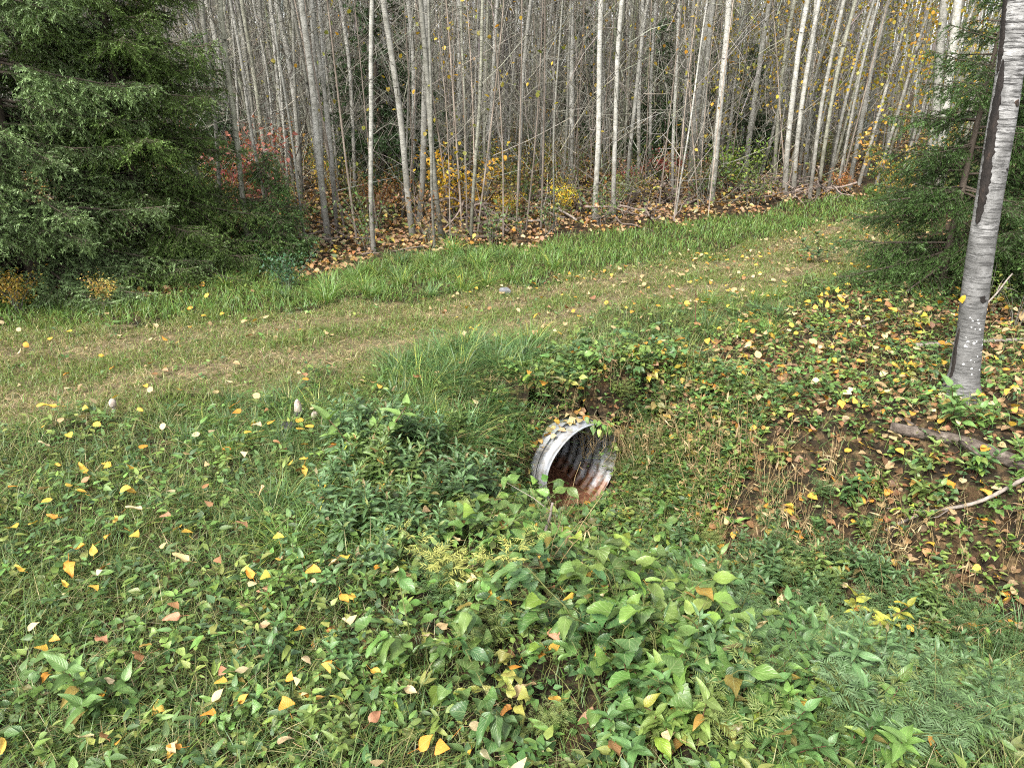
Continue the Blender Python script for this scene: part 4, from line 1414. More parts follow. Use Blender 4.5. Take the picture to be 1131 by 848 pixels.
# fallen poles and sticks along the forest edge
edge = [((490, 265), (553, 268), .05, (.35, .3, .28)), ((530, 247), (603, 247), .035, (1, 1, 1)), ((585, 217), (638, 247), .035, (1.1, 1.1, 1.1)), ((452, 258), (545, 262), .04, (.5, .45, .4)), ((495, 232), (560, 262), .05, (.4, .36, .33)), ((600, 262), (640, 236), .02, (.9, .9, .9)),
        ((400, 285), (470, 276), .02, (.7, .65, .6)), ((690, 235), (760, 228), .02, (.9, .85, .8))]
for a, b, r_, c in edge:
    A, B = P(*a), P(*b)
    dr = 'dark' if c[0] < .6 else 'pale'
    o = log('fallen_pole', A + [0, 0, r_ * .6], B + [0, 0, r_ * 1.2], r_ * .5, r_ * .35, None, 'log', 'poles fallen along the forest edge', mat='deadwood', color=c, stubs=4, amp=.03, sides=9)
    later(o, f"{dr} fallen pole at the forest edge", (A + B) / 2)
STICKV = []
for i in range(5):
    mb = MB()
    L = rng.uniform(.7, 1.3)
    p = wavy((-L / 2, 0, 0), (L / 2, 0, 0), 10, .04)
    tubes(mb, p, np.linspace(.014, .005, 10), 6, cap=True)
    for j in range(5):
        s = rng.integers(2, 9)
        d = rng.standard_normal(3)
        d /= np.linalg.norm(d)
        tubes(mb, np.array([p[s], p[s] + d * .1 + rng.normal(0, .01, 3), p[s] + d * .24]), np.array([.006, .004, .002]), 4)
    STICKV.append(mb.mesh('dead_stick', [M['deadwood']], uv=False))
heaps = [((845, 213), 26, .55), ((890, 222), 12, .4), ((735, 225), 22, .5), ((700, 240), 10, .5), ((520, 250), 14, .7), ((630, 225), 12, .7), ((350, 272), 10, .7)]
hn = ['the root heap', None, 'the grey brush heap', None, None, None, None]
for hi, ((a, b), n, sp) in enumerate(heaps):
    c0 = P(a, b)
    if hn[hi]:
        mark(hn[hi], c0, .1)
    for i in range(n):
        q = c0[:2] + rng.normal(0, sp * .5, 2) * [1.3, .6]
        z = float(ground_z(*q)) + abs(rng.normal(0, .10)) + .02
        o = obj('dead_stick', STICKV[rng.integers(0, 5)], loc=(q[0], q[1], z))
        o.rotation_euler = (rng.uniform(0, 6), rng.normal(0, .3), rng.uniform(0, 6.28))
        k = rng.uniform(.5, 1.0)
        o.scale = (k, k * 1.3, k * 1.3)
        c = rng.uniform(.4, 1.1)
        o.color = (c, c * .92, c * .9, 1)
        tag(o, None, 'stick', 'dead sticks heaped along the forest edge')
        later(o, ('dark' if c < .7 else 'pale grey') + ' dead stick', (q[0], q[1], z))


# ------------------------------------------------------------------ conifers
def needles(mb, A, B, per_m, nl, nw, col):
    """triangular needles all round the twigs A-B"""
    L = np.linalg.norm(B - A, axis=1)
    k = np.maximum(3, (L * per_m * rng.uniform(.8, 1.2, len(L))).astype(int))
    i = np.repeat(np.arange(len(L)), k)
    n = len(i)
    s = rng.random(n)[:, None]
    p = A[i] * (1 - s) + B[i] * s
    t = ((B - A) / L[:, None])[i]
    u = rng.standard_normal((n, 3))
    u[:, 2] += .35
    u -= (u * t).sum(1)[:, None] * t
    u /= np.linalg.norm(u, axis=1)[:, None] + 1e-9
    d = u * .8 + t * .65
    w = np.cross(d, t)
    w /= np.linalg.norm(w, axis=1)[:, None] + 1e-9
    ln = (nl * rng.uniform(.75, 1.15, n))[:, None]
    v = np.stack([p - w * nw / 2, p + w * nw / 2, p + d * ln], 1)
    c = np.repeat(col[i], 3, 0) * (.85 + .3 * np.tile([0, 0, 1.0], n))[:, None]
    mb.add(v.reshape(-1, 3), np.arange(n * 3).reshape(-1, 3), 0, c)


def conifer(name, base, h, R0, nb, label, grp=None, col=(.03, .07, .03), seed=0, zlow=.1, dens=110, detail_z=3.2, trunk_r=.09, droop=.18, gap=None, nl=.021, nw=.0062, bare=0.0, dead=.0, cat='tree', tips=1.3):
    root = empty(name, base, label, cat, grp)
    tb, wb, fb = MB(), MB(), MB()
    K = 16
    t = np.linspace(0, 1, K)
    tp = np.stack([.03 * np.sin(2 * t + seed), .03 * np.cos(3 * t + seed) - .03, h * t - .05], 1)
    tubes(tb, tp, trunk_r * (1 - t) ** .85 + .004, 12)
    zs = np.sort(zlow + (h - zlow - .05) * rng.random(nb) ** (1.45 if h > 4 else 1.0))
    for z0 in zs:
        f = (z0 - zlow) / (h - zlow)
        az = rng.uniform(0, 6.283)
        L = max(.12, R0 * (1 - f) ** .8 * rng.uniform(.55, 1.15))
        if gap is not None:
            L *= gap(az, z0)
        e = -.12 + .5 * f + rng.normal(0, .08)
        hi = z0 < detail_z
        s = np.linspace(0, 1, 9)
        rad = L * s * math.cos(e)
        zc = z0 + L * s * math.sin(e) - droop * L * s ** 1.5 + droop * .75 * L * s ** 3.5
        d2 = np.array([math.cos(az), math.sin(az)])
        p = np.stack([d2[0] * rad, d2[1] * rad, zc], 1) + rng.normal(0, .006, (9, 3)) * s[:, None]
        tubes(wb, p, np.linspace(.005 + .008 * L, .0018, 9), 5)
        sp = .045 if hi else .13
        n2 = max(4, int(L * (.88) / sp) * 2)
        ss = .12 + .88 * (np.arange(n2) + rng.random(n2)) / n2
        if bare and rng.random() < bare:
            ss = ss[ss > .6]
        if len(ss) == 0:
            continue
        sdn = np.where(np.arange(len(ss)) % 2 == 0, 1, -1)
        ang = az + sdn * rng.uniform(.6, 1.0, len(ss))
        l2 = ((1 - ss) * L * .52 + .07) * rng.uniform(.7, 1.15, len(ss))
        idx = ss * 8
        ia = np.minimum(idx.astype(int), 7)
        w = (idx - ia)[:, None]
        A = p[ia] * (1 - w) + p[ia + 1] * w
        dz = rng.normal(-.42, .28, len(ss))
        D = np.stack([np.cos(ang), np.sin(ang), dz], 1)
        D /= np.linalg.norm(D, axis=1)[:, None]
        B = A + D * l2[:, None]
        tubes(wb, np.stack([A, (A + B) / 2, B], 1), np.array([.0028, .0022, .0014])[None], 3)
        sp3 = .036 if hi else .16
        k3 = np.maximum(1, (l2 / sp3).astype(int))
        i3 = np.repeat(np.arange(len(ss)), k3)
        s3 = rng.uniform(.1, 1.0, len(i3))[:, None]
        A3 = A[i3] * (1 - s3) + B[i3] * s3
        a3 = ang[i3] + np.where(rng.random(len(i3)) < .5, 1, -1) * rng.uniform(.5, .95, len(i3))
        D3 = np.stack([np.cos(a3), np.sin(a3), dz[i3] + rng.normal(-.25, .36, len(i3))], 1)
        B3 = A3 + D3 * (rng.uniform(.045, .095, len(i3)) * (1 if hi else 1.8))[:, None]
        AA, BB = np.vstack([A, A3, p[2:-1]]), np.vstack([B, B3, p[3:]])
        c = (np.asarray(col) if rng.random() > dead else np.array([.15, .10, .03])) * rng.uniform(.65, 1.2) * (1 + .15 * rng.standard_normal((len(AA), 1)))
        c[len(A):len(A) + len(A3)] *= tips                # the youngest shoots are paler
        needles(fb, AA, BB, dens if hi else dens * .3, nl if hi else nl * 1.6, nw if hi else nw * 2.2, np.clip(c, .003, 1))
    obj('trunk', tb.mesh('trunk', [M['wood']], uv=False, col=False), root)
    obj('branches', wb.mesh('branches', [M['wood']], uv=False, col=False), root)
    f_ = obj('foliage', fb.mesh('foliage', [M['needle']], uv=False, smooth=False), root)
    f_['tint'] = 1
    f_.color = (1, 1, 1, 1)
    return root


b1 = P(40, 318)
conifer('spruce_tree', b1, 9.0, 1.45, 330, 'large blue green spruce with sweeping boughs beside the mown track', 'spruces beside the track', (.110, .165, .066), 1, .06, 170, 3.2, .07, tips=1.6, dead=.03)
mark('the blue green spruce', b1, .5)
b2 = P(166, 299)
conifer('spruce_tree', b2, 8.0, 1.18, 380, 'dark green spruce standing just right of the blue green one', 'spruces beside the track', (.085, .138, .034), 2, .05, 170, 3.2, .05, dead=.02)
mark('the dark spruce', b2, .5)
b3 = P(-150, 318)
conifer('spruce_tree', b3, 8.5, 1.5, 160, 'dull green spruce half cut off at the very edge of the view', 'spruces beside the track', (.045, .085, .032), 3, .1, 130, 2.8, .12)
b4 = P(306, 292)
conifer('young_fir', b4, 1.15, .50, 90, 'small bushy green fir beside the red leaved shrub', 'young firs at the forest edge', (.055, .105, .028), 4, .03, 170, 3, .022, nl=.02)
mark('the small bushy fir', b4, .4)
b5 = P(1040, 322)
fir5 = conifer('young_fir', b5, 2.9, .95, 100, 'dark young fir with spreading boughs behind the birch trunk', 'young firs at the forest edge', (.050, .094, .025), 5, .25, 170, 3, .03, droop=.10, nl=.021, bare=.05)
mark('the dark young fir', b5, .5)
b6 = P(1185, 330)
conifer('spruce_tree', b6, 7.5, 1.45, 250, 'dark spruce with bare lower twigs beyond the birch, cut off by the view', 'spruces beside the track', (.052, .096, .027), 6, .2, 150, 3, .07, bare=.12)
# young conifers inside the aspen stand, copies of one tree
first = None
for i, (a, b, up, s, what) in enumerate([(425, 205, 0, 1.5, 'dark young conifer deep among the aspens behind the front trunks'), (820, 190, 0, .9, 'dark young conifer behind the root heap among the aspens'), (722, 190, 0, 1.05, 'dim young conifer behind the grey brush heap'),
                                        (640, 165, 0, 1.2, 'faint young conifer far back in the middle of the stand'), (770, 175, 0, 1.1, 'faint young conifer behind the thick white aspens'), (245, 215, 0, .9, 'young conifer peeping out behind the dark green spruce')]):
    q = P(a, b)
    if first is None:
        first = conifer('young_conifer', q, 2.4, .85, 100, what, 'young conifers inside the stand', (.040, .080, .028), 9, .1, 130, 1.2, .025, nl=.028, nw=.009)
        first.scale = (s,) * 3
    else:
        c = copy_thing(first, q, rng.uniform(0, 6), s, (1, 1, 1))
        c['label'] = what

# ------------------------------------------------------------------ the near birch
bb = P(1060, 440)
dp = proj(*bb)[2]


def at_depth(px, py, y):
    d = ray(px, py)
    k = y / d[1]
    return np.array([d[0] * k, y, CAMZ + d[2] * k])


pts = [bb, at_depth(1067, 400, bb[1]), at_depth(1076, 330, bb[1] + .01), at_depth(1084, 272, bb[1] + .01), at_depth(1099, 180, bb[1] + .02), at_depth(1114, 90, bb[1] + .03), at_depth(1124, 0, bb[1] + .03)]
dirn = pts[-1] - pts[-2]
dirn /= dirn[2]
top_ = pts[-1]
ext = [top_ + (dirn * (1 - .08 * i) + [0, .01, 0]) * 1.4 * i for i in range(1, 7)]
bp = np.array([bb - [0.0, 0, .15]] + pts + ext) - bb
# resample
zq = np.concatenate([np.linspace(-.15, .5, 14), np.linspace(.55, 2.4, 40), np.linspace(2.6, bp[-1, 2], 22)])
bpath = np.stack([np.interp(zq, bp[:, 2], bp[:, 0]), np.interp(zq, bp[:, 2], bp[:, 1]), zq], 1)
for _ in range(4):
    bpath[1:-1, :2] = (bpath[:-2, :2] + 2 * bpath[1:-1, :2] + bpath[2:, :2]) / 4
br = np.interp(zq, [-.15, 0, .12, .4, 2.2, 9], [.165, .115, .080, .068, .060, .012])
br = br * (1 + .015 * np.sin(9 * zq + 1) + .02 * np.exp(-((zq - .62) / .06) ** 2))
birch = empty('birch_tree', bb, 'pale grey leaning birch trunk rising from the leafy bank', 'tree')
mark('the leaning birch', bb, .3)
mb = MB()
tubes(mb, bpath, br, 28)
M['birch'] = bark_mat('birch_bark', (0.345, 0.343, 0.34), (0.11, 0.108, 0.106), (0.02, 0.019, 0.019), 0.92, (0.075, 0.075, 0.073), 2.2, 1.2, 0.50)
obj('trunk', mb.mesh('trunk', [M['birch']], col=False), birch)
M['scar'] = plain_mat('charred_bark', [(0.35, (0.006, 0.0055, 0.0055)), (0.6, (0.02, 0.016, 0.014)), (0.8, (0.10, 0.06, 0.04))], 18, (1, 1, .4), bump=1, bdist=.02)


def trunk_at(z):
    return np.array([np.interp(z, zq, bpath[:, 0]), np.interp(z, zq, bpath[:, 1]), z]), float(np.interp(z, zq, br))


def bark_patch(name, z0, z1, a0, a1, proud, mat, nz=24, na=9, ragged=.25):
    """a strip of bark standing proud of the trunk between heights z0-z1 and angles a0-a1"""
    mb = MB()
    rows = []
    for i in range(nz):
        f = i / (nz - 1)
        z = z0 + (z1 - z0) * f
        c, r = trunk_at(z)
        wd = math.sin(math.pi * min(1, max(0, f)) ** .8) ** .5 * (1 - ragged * rng.random()) + .02
        am, ah = (a0 + a1) / 2 + .06 * math.sin(7 * f), (a1 - a0) / 2 * wd
        for j in range(na):
            g = -1 + 2 * j / (na - 1)
            a = am + ah * g
            rr_ = r + proud * (1 - g * g) ** .5 + .0012 - .004 * (abs(g) > .99)
            rows.append(c + [math.cos(a) * rr_, math.sin(a) * rr_, 0])
    mb.add(np.array(rows), grid_faces(nz, na))
    return obj(name, mb.mesh(name, [mat], col=False, uv=False), birch)


LEFTA = math.pi                                          # the side of the trunk towards the track
bark_patch('bark_scar', 1.0, 1.80, LEFTA - .1, LEFTA + 1.0, .008, M['scar'], 60, 9, .45)
bark_patch('bark_scar', 1.74, 2.25, LEFTA - .25, LEFTA + .45, .006, M['scar'], 50, 9, .5)
bark_patch('bark_scar', .12, .42, LEFTA - .1, LEFTA + .35, .005, M['scar'], ragged=.4)
for z, a, s in ((1.60, -1.15, .020), (.60, -1.45, .024), (1.97, -1.1, .014), (1.28, -1.0, .010), (2.24, -1.3, .016)):
    bark_patch('knot', z - s * (.9 if s < .025 else .7), z + s * .9, a - s * 15, a + s * 15, .003, M['scar'], 9, 9, .35)
mb = MB()
M['lichen'] = plain_mat('pale_lichen', [(0.3, (0.55, 0.57, 0.56)), (0.7, (0.75, 0.76, 0.75))], 60)
for i in range(26):
    z, a = rng.uniform(.16, .50), rng.uniform(-2.4, -.9)
    c, r = trunk_at(z)
    n_ = np.array([math.cos(a), math.sin(a), 0])
    u_ = np.array([-math.sin(a), math.cos(a), 0])
    th = np.arange(7) * 2 * math.pi / 7
    s = rng.uniform(.002, .0065)
    v = c + n_ * (r + .0015) + (u_[None] * np.cos(th)[:, None] * s * 1.2 + np.array([0, 0, 1])[None] * np.sin(th)[:, None] * s) * rng.uniform(.7, 1.2, (7, 1))
    v = np.vstack([v, c + n_ * (r + .004)])
    mb.add(v, np.stack([np.arange(7), (np.arange(7) + 1) % 7, np.full(7, 7)], 1))
obj('lichen', mb.mesh('lichen', [M['lichen']], col=False, uv=False), birch)


def crown(mb, path_at, h, r0, z0, z1, nb, nl, lcols, L0=.5, L1=1.3, low=0):
    """branches (slot 0) and leaves (slot 1) along a trunk"""
    zs = np.concatenate([rng.uniform(z0, z1, nb), rng.uniform(.5, min(3.4, h * .5), low)])
    n = len(zs)
    A = np.stack([path_at(z) for z in zs])
    az = rng.uniform(0, 6.28, n)
    el = rng.uniform(.35, 1.0, n)
    L = rng.uniform(L0, L1, n) * np.where(np.arange(n) >= nb, .55, np.clip(1.3 - zs / h, .25, 1))
    d = np.stack([np.cos(az) * np.cos(el), np.sin(az) * np.cos(el), np.sin(el)], 1)
    t = np.linspace(0, 1, 5)[None, :, None]
    p = A[:, None] + d[:, None] * L[:, None, None] * t + np.array([0, 0, .25])[None, None] * (L[:, None, None] * t ** 2) + rng.normal(0, .025, (n, 5, 3)) * t
    tubes(mb, p, (.0035 + .012 * r0 * 4 * L)[:, None] * np.linspace(1, .35, 5)[None], 4, np.ones((n, 3)) * rng.uniform(.7, 1.3, (n, 1)), 0)
    i = np.repeat(np.arange(n), 3)                       # side twigs
    s = rng.integers(1, 5, len(i))
    q = p[i, s]
    d3 = d[i] + rng.normal(0, .6, (len(i), 3))
    tubes(mb, np.stack([q, q + d3 * .12, q + d3 * .26 + [0, 0, .03]], 1), np.array([.0028, .002, .0012])[None], 3, (1, 1, 1), 0)
    if nl:
        i = rng.integers(0, nb, nl)
        q = p[i, rng.integers(1, 5, nl)] + rng.normal(0, .12, (nl, 3))
        leaves(mb, T_RD, q, rng.uniform(0, 6.28, nl), rng.uniform(-1.6, .2, nl), rng.normal(0, .5, nl), rng.uniform(.04, .06, nl), pal(nl, lcols, None, .15), 1)


YG = [(.45, .33, .04), (.30, .28, .05), (.16, .20, .04), (.48, .26, .03)]
mb = MB()
crown(mb, lambda z: trunk_at(z)[0], 9, .07, 3.2, 8.8, 30, 500, YG, .6, 1.6)
obj('crown', mb.mesh('crown', [M['twig'], M['tree_leaf']]), birch)
# the yellow leaf caught on the trunk
c, r = trunk_at(.585)
o = obj('fallen_leaf', LEAFV[1], loc=bb + c + np.array([-r - .035, -.04, 0]))
o.scale = (.062,) * 3
o.rotation_euler = (1.2, .5, .3)
o.color = (.6, .38, .03, 1)
tag(o, 'yellow leaf caught on the trunk of the leaning birch', 'leaf', 'fallen autumn leaves')

# ------------------------------------------------------------------ aspens
TR = [((258, 210), (240, 52), (227, 0), 7), ((363, 268), (349, 140), (333, 0), 8), ((331, 212), (319, 60), (305, 0), 8), ((352, 192), (331, 84), (317, 8), 6), ((373, 256), (357, 92), (347, 16), 5), ((257, 190), (247, 110), (236, 40), 4),
      ((413, 279), (409, 88), (412, 0), 6), ((456, 262), (443, 142), (425, 7), 8), ((463, 246), (470, 88), (470, 0), 8), ((454, 215), (457, 88), (451, 0), 6), ((505, 200), (508, 35), (508, 0), 8), ((539, 218), (544, 88), (550, 0), 5),
      ((516, 195), (519, 106), (530, 10), 4), ((572, 228), (578, 88), (586, 0), 5), ((657, 244), (662, 88), (664, 0), 7), ((678, 240), (680, 117), (687, 0), 6), ((631, 215), (631, 88), (632, 0), 7), ((705, 203), (707, 71), (710, 0), 5),
      ((717, 200), (719, 106), (724, 0), 4), ((533, 190), (537, 53), (540, 0), 4), ((489, 185), (489, 35), (489, 0), 4), ((392, 210), (385, 71), (376, 0), 5), ((372, 250), (360, 117), (352, 0), 4), ((743, 216), (747, 73), (751, 0), 4),
      ((763, 207), (774, 80), (787, 0), 9), ((772, 210), (778, 109), (787, 10), 7), ((785, 226), (798, 91), (805, 0), 8), ((753, 200), (760, 73), (767, 0), 6), ((816, 190), (825, 73), (838, 0), 5), ((823, 200), (836, 91), (851, 0), 7),
      ((856, 206), (863, 91), (878, 0), 5), ((867, 215), (878, 91), (892, 0), 7), ((876, 215), (889, 91), (905, 0), 6), ((894, 219), (909, 109), (932, 0), 5), ((903, 219), (923, 91), (945, 0), 5), ((938, 210), (960, 91), (981, 0), 6),
      ((974, 195), (989, 91), (1003, 0), 4), ((840, 195), (862, 109), (875, 0), 4), ((1022, 215), (1038, 60), (1043, 0), 11), ((1036, 215), (1050, 75), (1058, 0), 11), ((598, 205), (603, 90), (610, 0), 4), ((612, 195), (612, 80), (617, 0), 3),
      ((690, 196), (694, 80), (700, 0), 3), ((560, 196), (566, 90), (572, 0), 3), ((420, 200), (418, 90), (410, 0), 4), ((436, 205), (430, 90), (418, 0), 4), ((305, 215), (296, 90), (280, 0), 3), ((318, 225), (310, 90), (298, 0), 3),
      ((915, 210), (940, 91), (965, 0), 4), ((926, 208), (948, 91), (968, 0), 4), ((800, 195), (812, 91), (822, 0), 4), ((886, 205), (900, 91), (918, 0), 3)]
ASPC = [((1.12, 1.12, 1.10), 'white barked'), ((.82, .82, .80), 'pale grey'), ((.62, .62, .58), 'grey'), ((.80, .81, .70), 'greenish grey')]


def aspen(base, mid, top, r0, ci, leaf_n=60, h=None, name='aspen_tree', what='aspen', grp='bare pale aspens of the stand', low=None, Z1=None):
    c, word = ASPC[ci]
    root = empty(name, base, None, 'tree', grp)
    mid, top = mid - base, top - base
    h = h or rng.uniform(8.5, 12)
    slope = (top - mid) / max(.2, top[2] - mid[2])
    zs = np.concatenate([[-.1], np.linspace(0, max(1.0, top[2]), 9), np.linspace(top[2] + .7, h, 8)])
    cx = np.polyfit([0, mid[2], top[2]], [0, mid[0], top[0]], 2)
    xs = np.where(zs <= top[2], np.polyval(cx, zs), 0)
    up = zs > top[2]
    sl = np.clip(slope[0], -.25, .25)
    dz = zs[up] - top[2]
    xs[up] = top[0] + sl * dz * np.exp(-dz / 9)
    ys = np.interp(zs, [0, mid[2], top[2], h], [0, mid[1], top[1], top[1] + rng.normal(0, .2)])
    wig = .008 * np.sin(zs * 3.1 + rng.uniform(0, 6)) * (zs > .1)
    p = np.stack([xs + wig, ys + wig, zs], 1)
    rad = r0 * np.interp(zs / h, [-.1, 0, .02, .4, 1], [1.25, 1.12, .95, .75, .12])
    tb = MB()
    tubes(tb, p, rad, 9)
    t_ = obj('trunk', tb.mesh('trunk', [M['aspen']], col=False, uv=False), root)
    k = rng.uniform(.9, 1.08)
    t_.color = (c[0] * k, c[1] * k, c[2] * k, 1)
    cb = MB()
    fa = lambda z: np.array([np.interp(z, zs, p[:, 0]), np.interp(z, zs, p[:, 1]), z])
    crown(cb, fa, h, r0, h * (Z1 or .45), h * .97, 26 if Z1 else 10, leaf_n, YG, low=rng.integers(3, 8) if low is None else low)
    obj('crown', cb.mesh('crown', [M['twig'], M['tree_leaf']]), root)
    thick = 'thick' if r0 > .05 else ('slender' if r0 > .03 else 'thin')
    ln = (top[0]) / max(.5, top[2])
    lw = 'upright' if abs(ln) < .05 else ('slanting' if abs(ln) < .14 else 'strongly slanting')
    later(root, f"{thick} {word} {lw} {what}", base + [0, 0, .4])
    return root


for (a, m_, t_, w) in TR:
    q = P(*a)
    d = proj(*q)[2]
    white = rng.random()
    aspen(q, at_depth(m_[0], m_[1], q[1] + rng.normal(0, .03)), at_depth(t_[0], t_[1], q[1] + rng.normal(0, .05)), w * d / F0 / 2 * .88, 0 if white < .45 else (1 if white < .8 else 3))
for a, b, w in [(890, 205, 4), (915, 207, 4), (948, 206, 5), (968, 204, 5), (992, 206, 4), (1010, 208, 5), (955, 195, 4), (820, 196, 4), (850, 196, 4), (790, 192, 4), (870, 198, 4), (1040, 205, 5), (930, 196, 4), (1000, 195, 4), (975, 196, 4)]:
    q = P(a, b)
    d = proj(*q)[2]
    k = .10 + .00012 * (a - 565)
    aspen(q, q + [k, 0, 1.2], q + [2.2 * k, 0, 2.6], w * d / F0 / 2 * .8, rng.choice(4), 700, rng.uniform(5.5, 7.5), 'aspen_tree', 'yellow leaved aspen', 'yellow leaved aspens at the end of the track', 4, .10)
n_made = 0
got = []
while n_made < 150:                                      # the rest of the stand in front
    y = 7.5 + 15 * rng.random() ** .8
    x = rng.uniform(-.75, .75) * y * 1.05
    if not inside(FOREST, np.array([x]), np.array([y - .25]))[0]:
        continue
    if any((x - g[0]) ** 2 + (y - g[1]) ** 2 < .05 for g in got):
        continue
    px, py, _ = proj(x, y, ground_z(x, y))
    if px < 215 or px > 1080:
        continue
    got.append((x, y))
    n_made += 1
    q = np.array([x, y, float(ground_z(x, y))])
    ln = rng.normal(0, .05)
    r0 = rng.uniform(.012, .032) * (1.0 if y < 13 else 1.2)
    ci = rng.choice(4, p=[.06, .24, .50, .20])
    aspen(q, q + [ln * 1.2, rng.normal(0, .04), 1.2], q + [ln * 2.6 + rng.normal(0, .05), rng.normal(0, .1), 2.6], r0, ci, 40, rng.uniform(6, 11))
n_made = 0
while n_made < 110:                                      # thin bare saplings
    y = 7.0 + 11 * rng.random() ** .9
    x = rng.uniform(-.75, .75) * y
    px, py, _ = proj(x, y, ground_z(x, y))
    if not inside(FOREST, np.array([x]), np.array([y - .2]))[0] or px < 345 or px > 1090:
        continue
    n_made += 1
    q = np.array([x, y, float(ground_z(x, y))])
    ln = rng.normal(0, .08)
    h = rng.uniform(2.5, 6)
    root = empty('bare_sapling', q, None, 'sapling', 'thin bare saplings among the aspens')
    r0 = rng.uniform(.006, .014)
    t = np.linspace(0, 1, 9)
    p = np.stack([ln * h * t + .04 * np.sin(4 * t + x), rng.normal(0, .08) * h * t, h * t - .03], 1)
    tb = MB()
    tubes(tb, p, r0 * (1.1 - .9 * t), 6)
    t_ = obj('trunk', tb.mesh('trunk', [M['deadwood']], col=False, uv=False), root)
    k = rng.uniform(.7, 1.5)
    t_.color = (k, k * .97, k * .92, 1)
    cb = MB()
    crown(cb, lambda z: np.array([np.interp(z, p[:, 2], p[:, 0]), np.interp(z, p[:, 2], p[:, 1]), z]), h, r0, .5, h * .95, 9, 14, YG, .3, .8)
    obj('crown', cb.mesh('crown', [M['twig'], M['tree_leaf']]), root)
    later(root, ('dark ' if k < 1 else 'pale ') + ('leaning' if abs(ln) > .08 else 'upright') + ' bare sapling', q + [0, 0, .4])

# ------------------------------------------------------------------ shrubs of the forest edge
SHV = []
for i in range(10):
    sb_, fb_ = MB(), MB()
    n = rng.integers(7, 12) if i < 7 else 17
    p, h = stem_paths(n, .45, 1.0, .12, 7, .8)
    tubes(sb_, p, np.linspace(.005, .0015, 7)[None], 4, np.ones((n, 3)) * rng.uniform(.5, 1, (n, 1)))
    k = n * (22 if i < 7 else 45)
    ii = rng.integers(0, n, k)
    pos = at_path(p, ii, rng.uniform(.25, 1, k) ** .7) + rng.normal(0, .07, (k, 3))
    c = np.ones((k, 3)) * rng.uniform(.6, 1.3, (k, 1)) * (1 + .12 * rng.standard_normal((k, 3)))
    leaves(fb_, T_OV, pos, rng.uniform(0, 6.28, k), rng.uniform(-.9, .4, k), rng.normal(0, .5, k), rng.uniform(.035, .075, k), np.clip(c, .1, 2))
    SHV.append([sb_.mesh('stems', [M['twig']], uv=False), fb_.mesh('foliage', [M['shrub_leaf']], uv=False), None])


def shrub(pt, sc, color, label=None, what=None):
    e = SHV[rng.integers(0, 7)] if label is None else SHV[7 + rng.integers(0, 3)]
    if e[2] is None:
        r_ = empty('shrub', pt, None, 'shrub', 'autumn shrubs of the forest edge', rng.uniform(0, 6), sc)
        obj('stems', e[0], r_)
        f_ = obj('foliage', e[1], r_)
        f_['tint'] = 1
        f_.color = (*color, 1)
        e[2] = r_
    else:
        r_ = copy_thing(e[2], pt, rng.uniform(0, 6), sc, color)
    if label:
        r_['label'] = label
    else:
        later(r_, what, pt)
    return r_


for a, b, s, c, lb, mk in [(272, 236, 1.2, (.32, .115, .09), 'pinkish red leaved shrub rising behind the small bushy fir', 'the red leaved shrub'), (279, 232, .6, (.36, .035, .06), 'crimson leaved small shrub under the pinkish red one', None),
                           (500, 247, .95, (.44, .27, .03), 'bright golden yellow shrub at the forest edge before the trunks', 'the golden yellow shrub'), (620, 236, .45, (.62, .48, .04), 'small lemon yellow shrub beside the leaning fallen pole', 'the lemon yellow shrub'),
                           (562, 242, .36, (.60, .44, .04), 'little yellow sprig shrub above the fallen poles', None), (420, 238, .5, (.30, .13, .05), 'rusty orange low shrub between the front aspens', 'the rusty orange shrub'),
                           (742, 205, .6, (.28, .07, .06), 'crimson twiggy shrub by the grey brush heap', 'the crimson shrub'), (700, 212, .5, (.34, .14, .11), 'dull pink shrub at the end of the brush heap', None),
                           (985, 225, 1.0, (.36, .25, .05), 'olive yellow shrub closing the far end of the track', 'the olive yellow shrub'), (808, 212, .8, (.16, .24, .04), 'fresh green leaved shrub among the white aspens', 'the fresh green shrub'),
                           (925, 215, .4, (.30, .13, .04), 'dull orange shrub near the far end of the track', None), (20, 345, .38, (.30, .21, .04), 'yellow leaved shrub under the blue green spruce', None), (120, 338, .28, (.36, .27, .07), 'pale yellow sprout shrub at the foot of the two spruces', None),
                           (320, 322, .42, (.055, .12, .06), 'low dark green weed clump at the verge edge', None)]:
    q = P(a, b)
    shrub(q, s, c, lb)
    if mk:
        mark(mk, q, .4)
SC = [((.36, .26, .05), 'dull yellow'), ((.15, .19, .045), 'olive green'), ((.08, .13, .04), 'dark green'), ((.36, .16, .05), 'orange brown'), ((.24, .15, .07), 'brown'), ((.42, .33, .06), 'pale yellow')]
n_made = 0
while n_made < 170:
    y = 6.6 + 12 * rng.random() ** 1.4
    x = rng.uniform(-.72, .75) * y
    px, py, _ = proj(x, y, ground_z(x, y))
    if not inside(FOREST, np.array([x]), np.array([y - .18]))[0] or px < 190:
        continue
    n_made += 1
    ci = rng.choice(6, p=[.08, .42, .28, .04, .12, .06])
    s = rng.uniform(.35, .85) * (.6 if y < 8 + .25 * x else 1)
    shrub((x, y, float(ground_z(x, y))), s, tuple(np.array(SC[ci][0]) * rng.uniform(.8, 1.15)), None, ('low ' if s < .5 else 'bushy ') + SC[ci][1] + ' leaved shrub')
for (a, b, s, ci) in [(1010, 300, .5, 2), (1090, 345, .5, 1), (1120, 360, .5, 2), (975, 305, .35, 1), (1000, 322, .4, 2), (1070, 300, .6, 2), (1128, 330, .7, 2), (1095, 300, .6, 1)]:
    q = P(a, b)
    shrub(q, s, SC[ci][0], None, 'low ' + SC[ci][1] + ' leaved shrub')

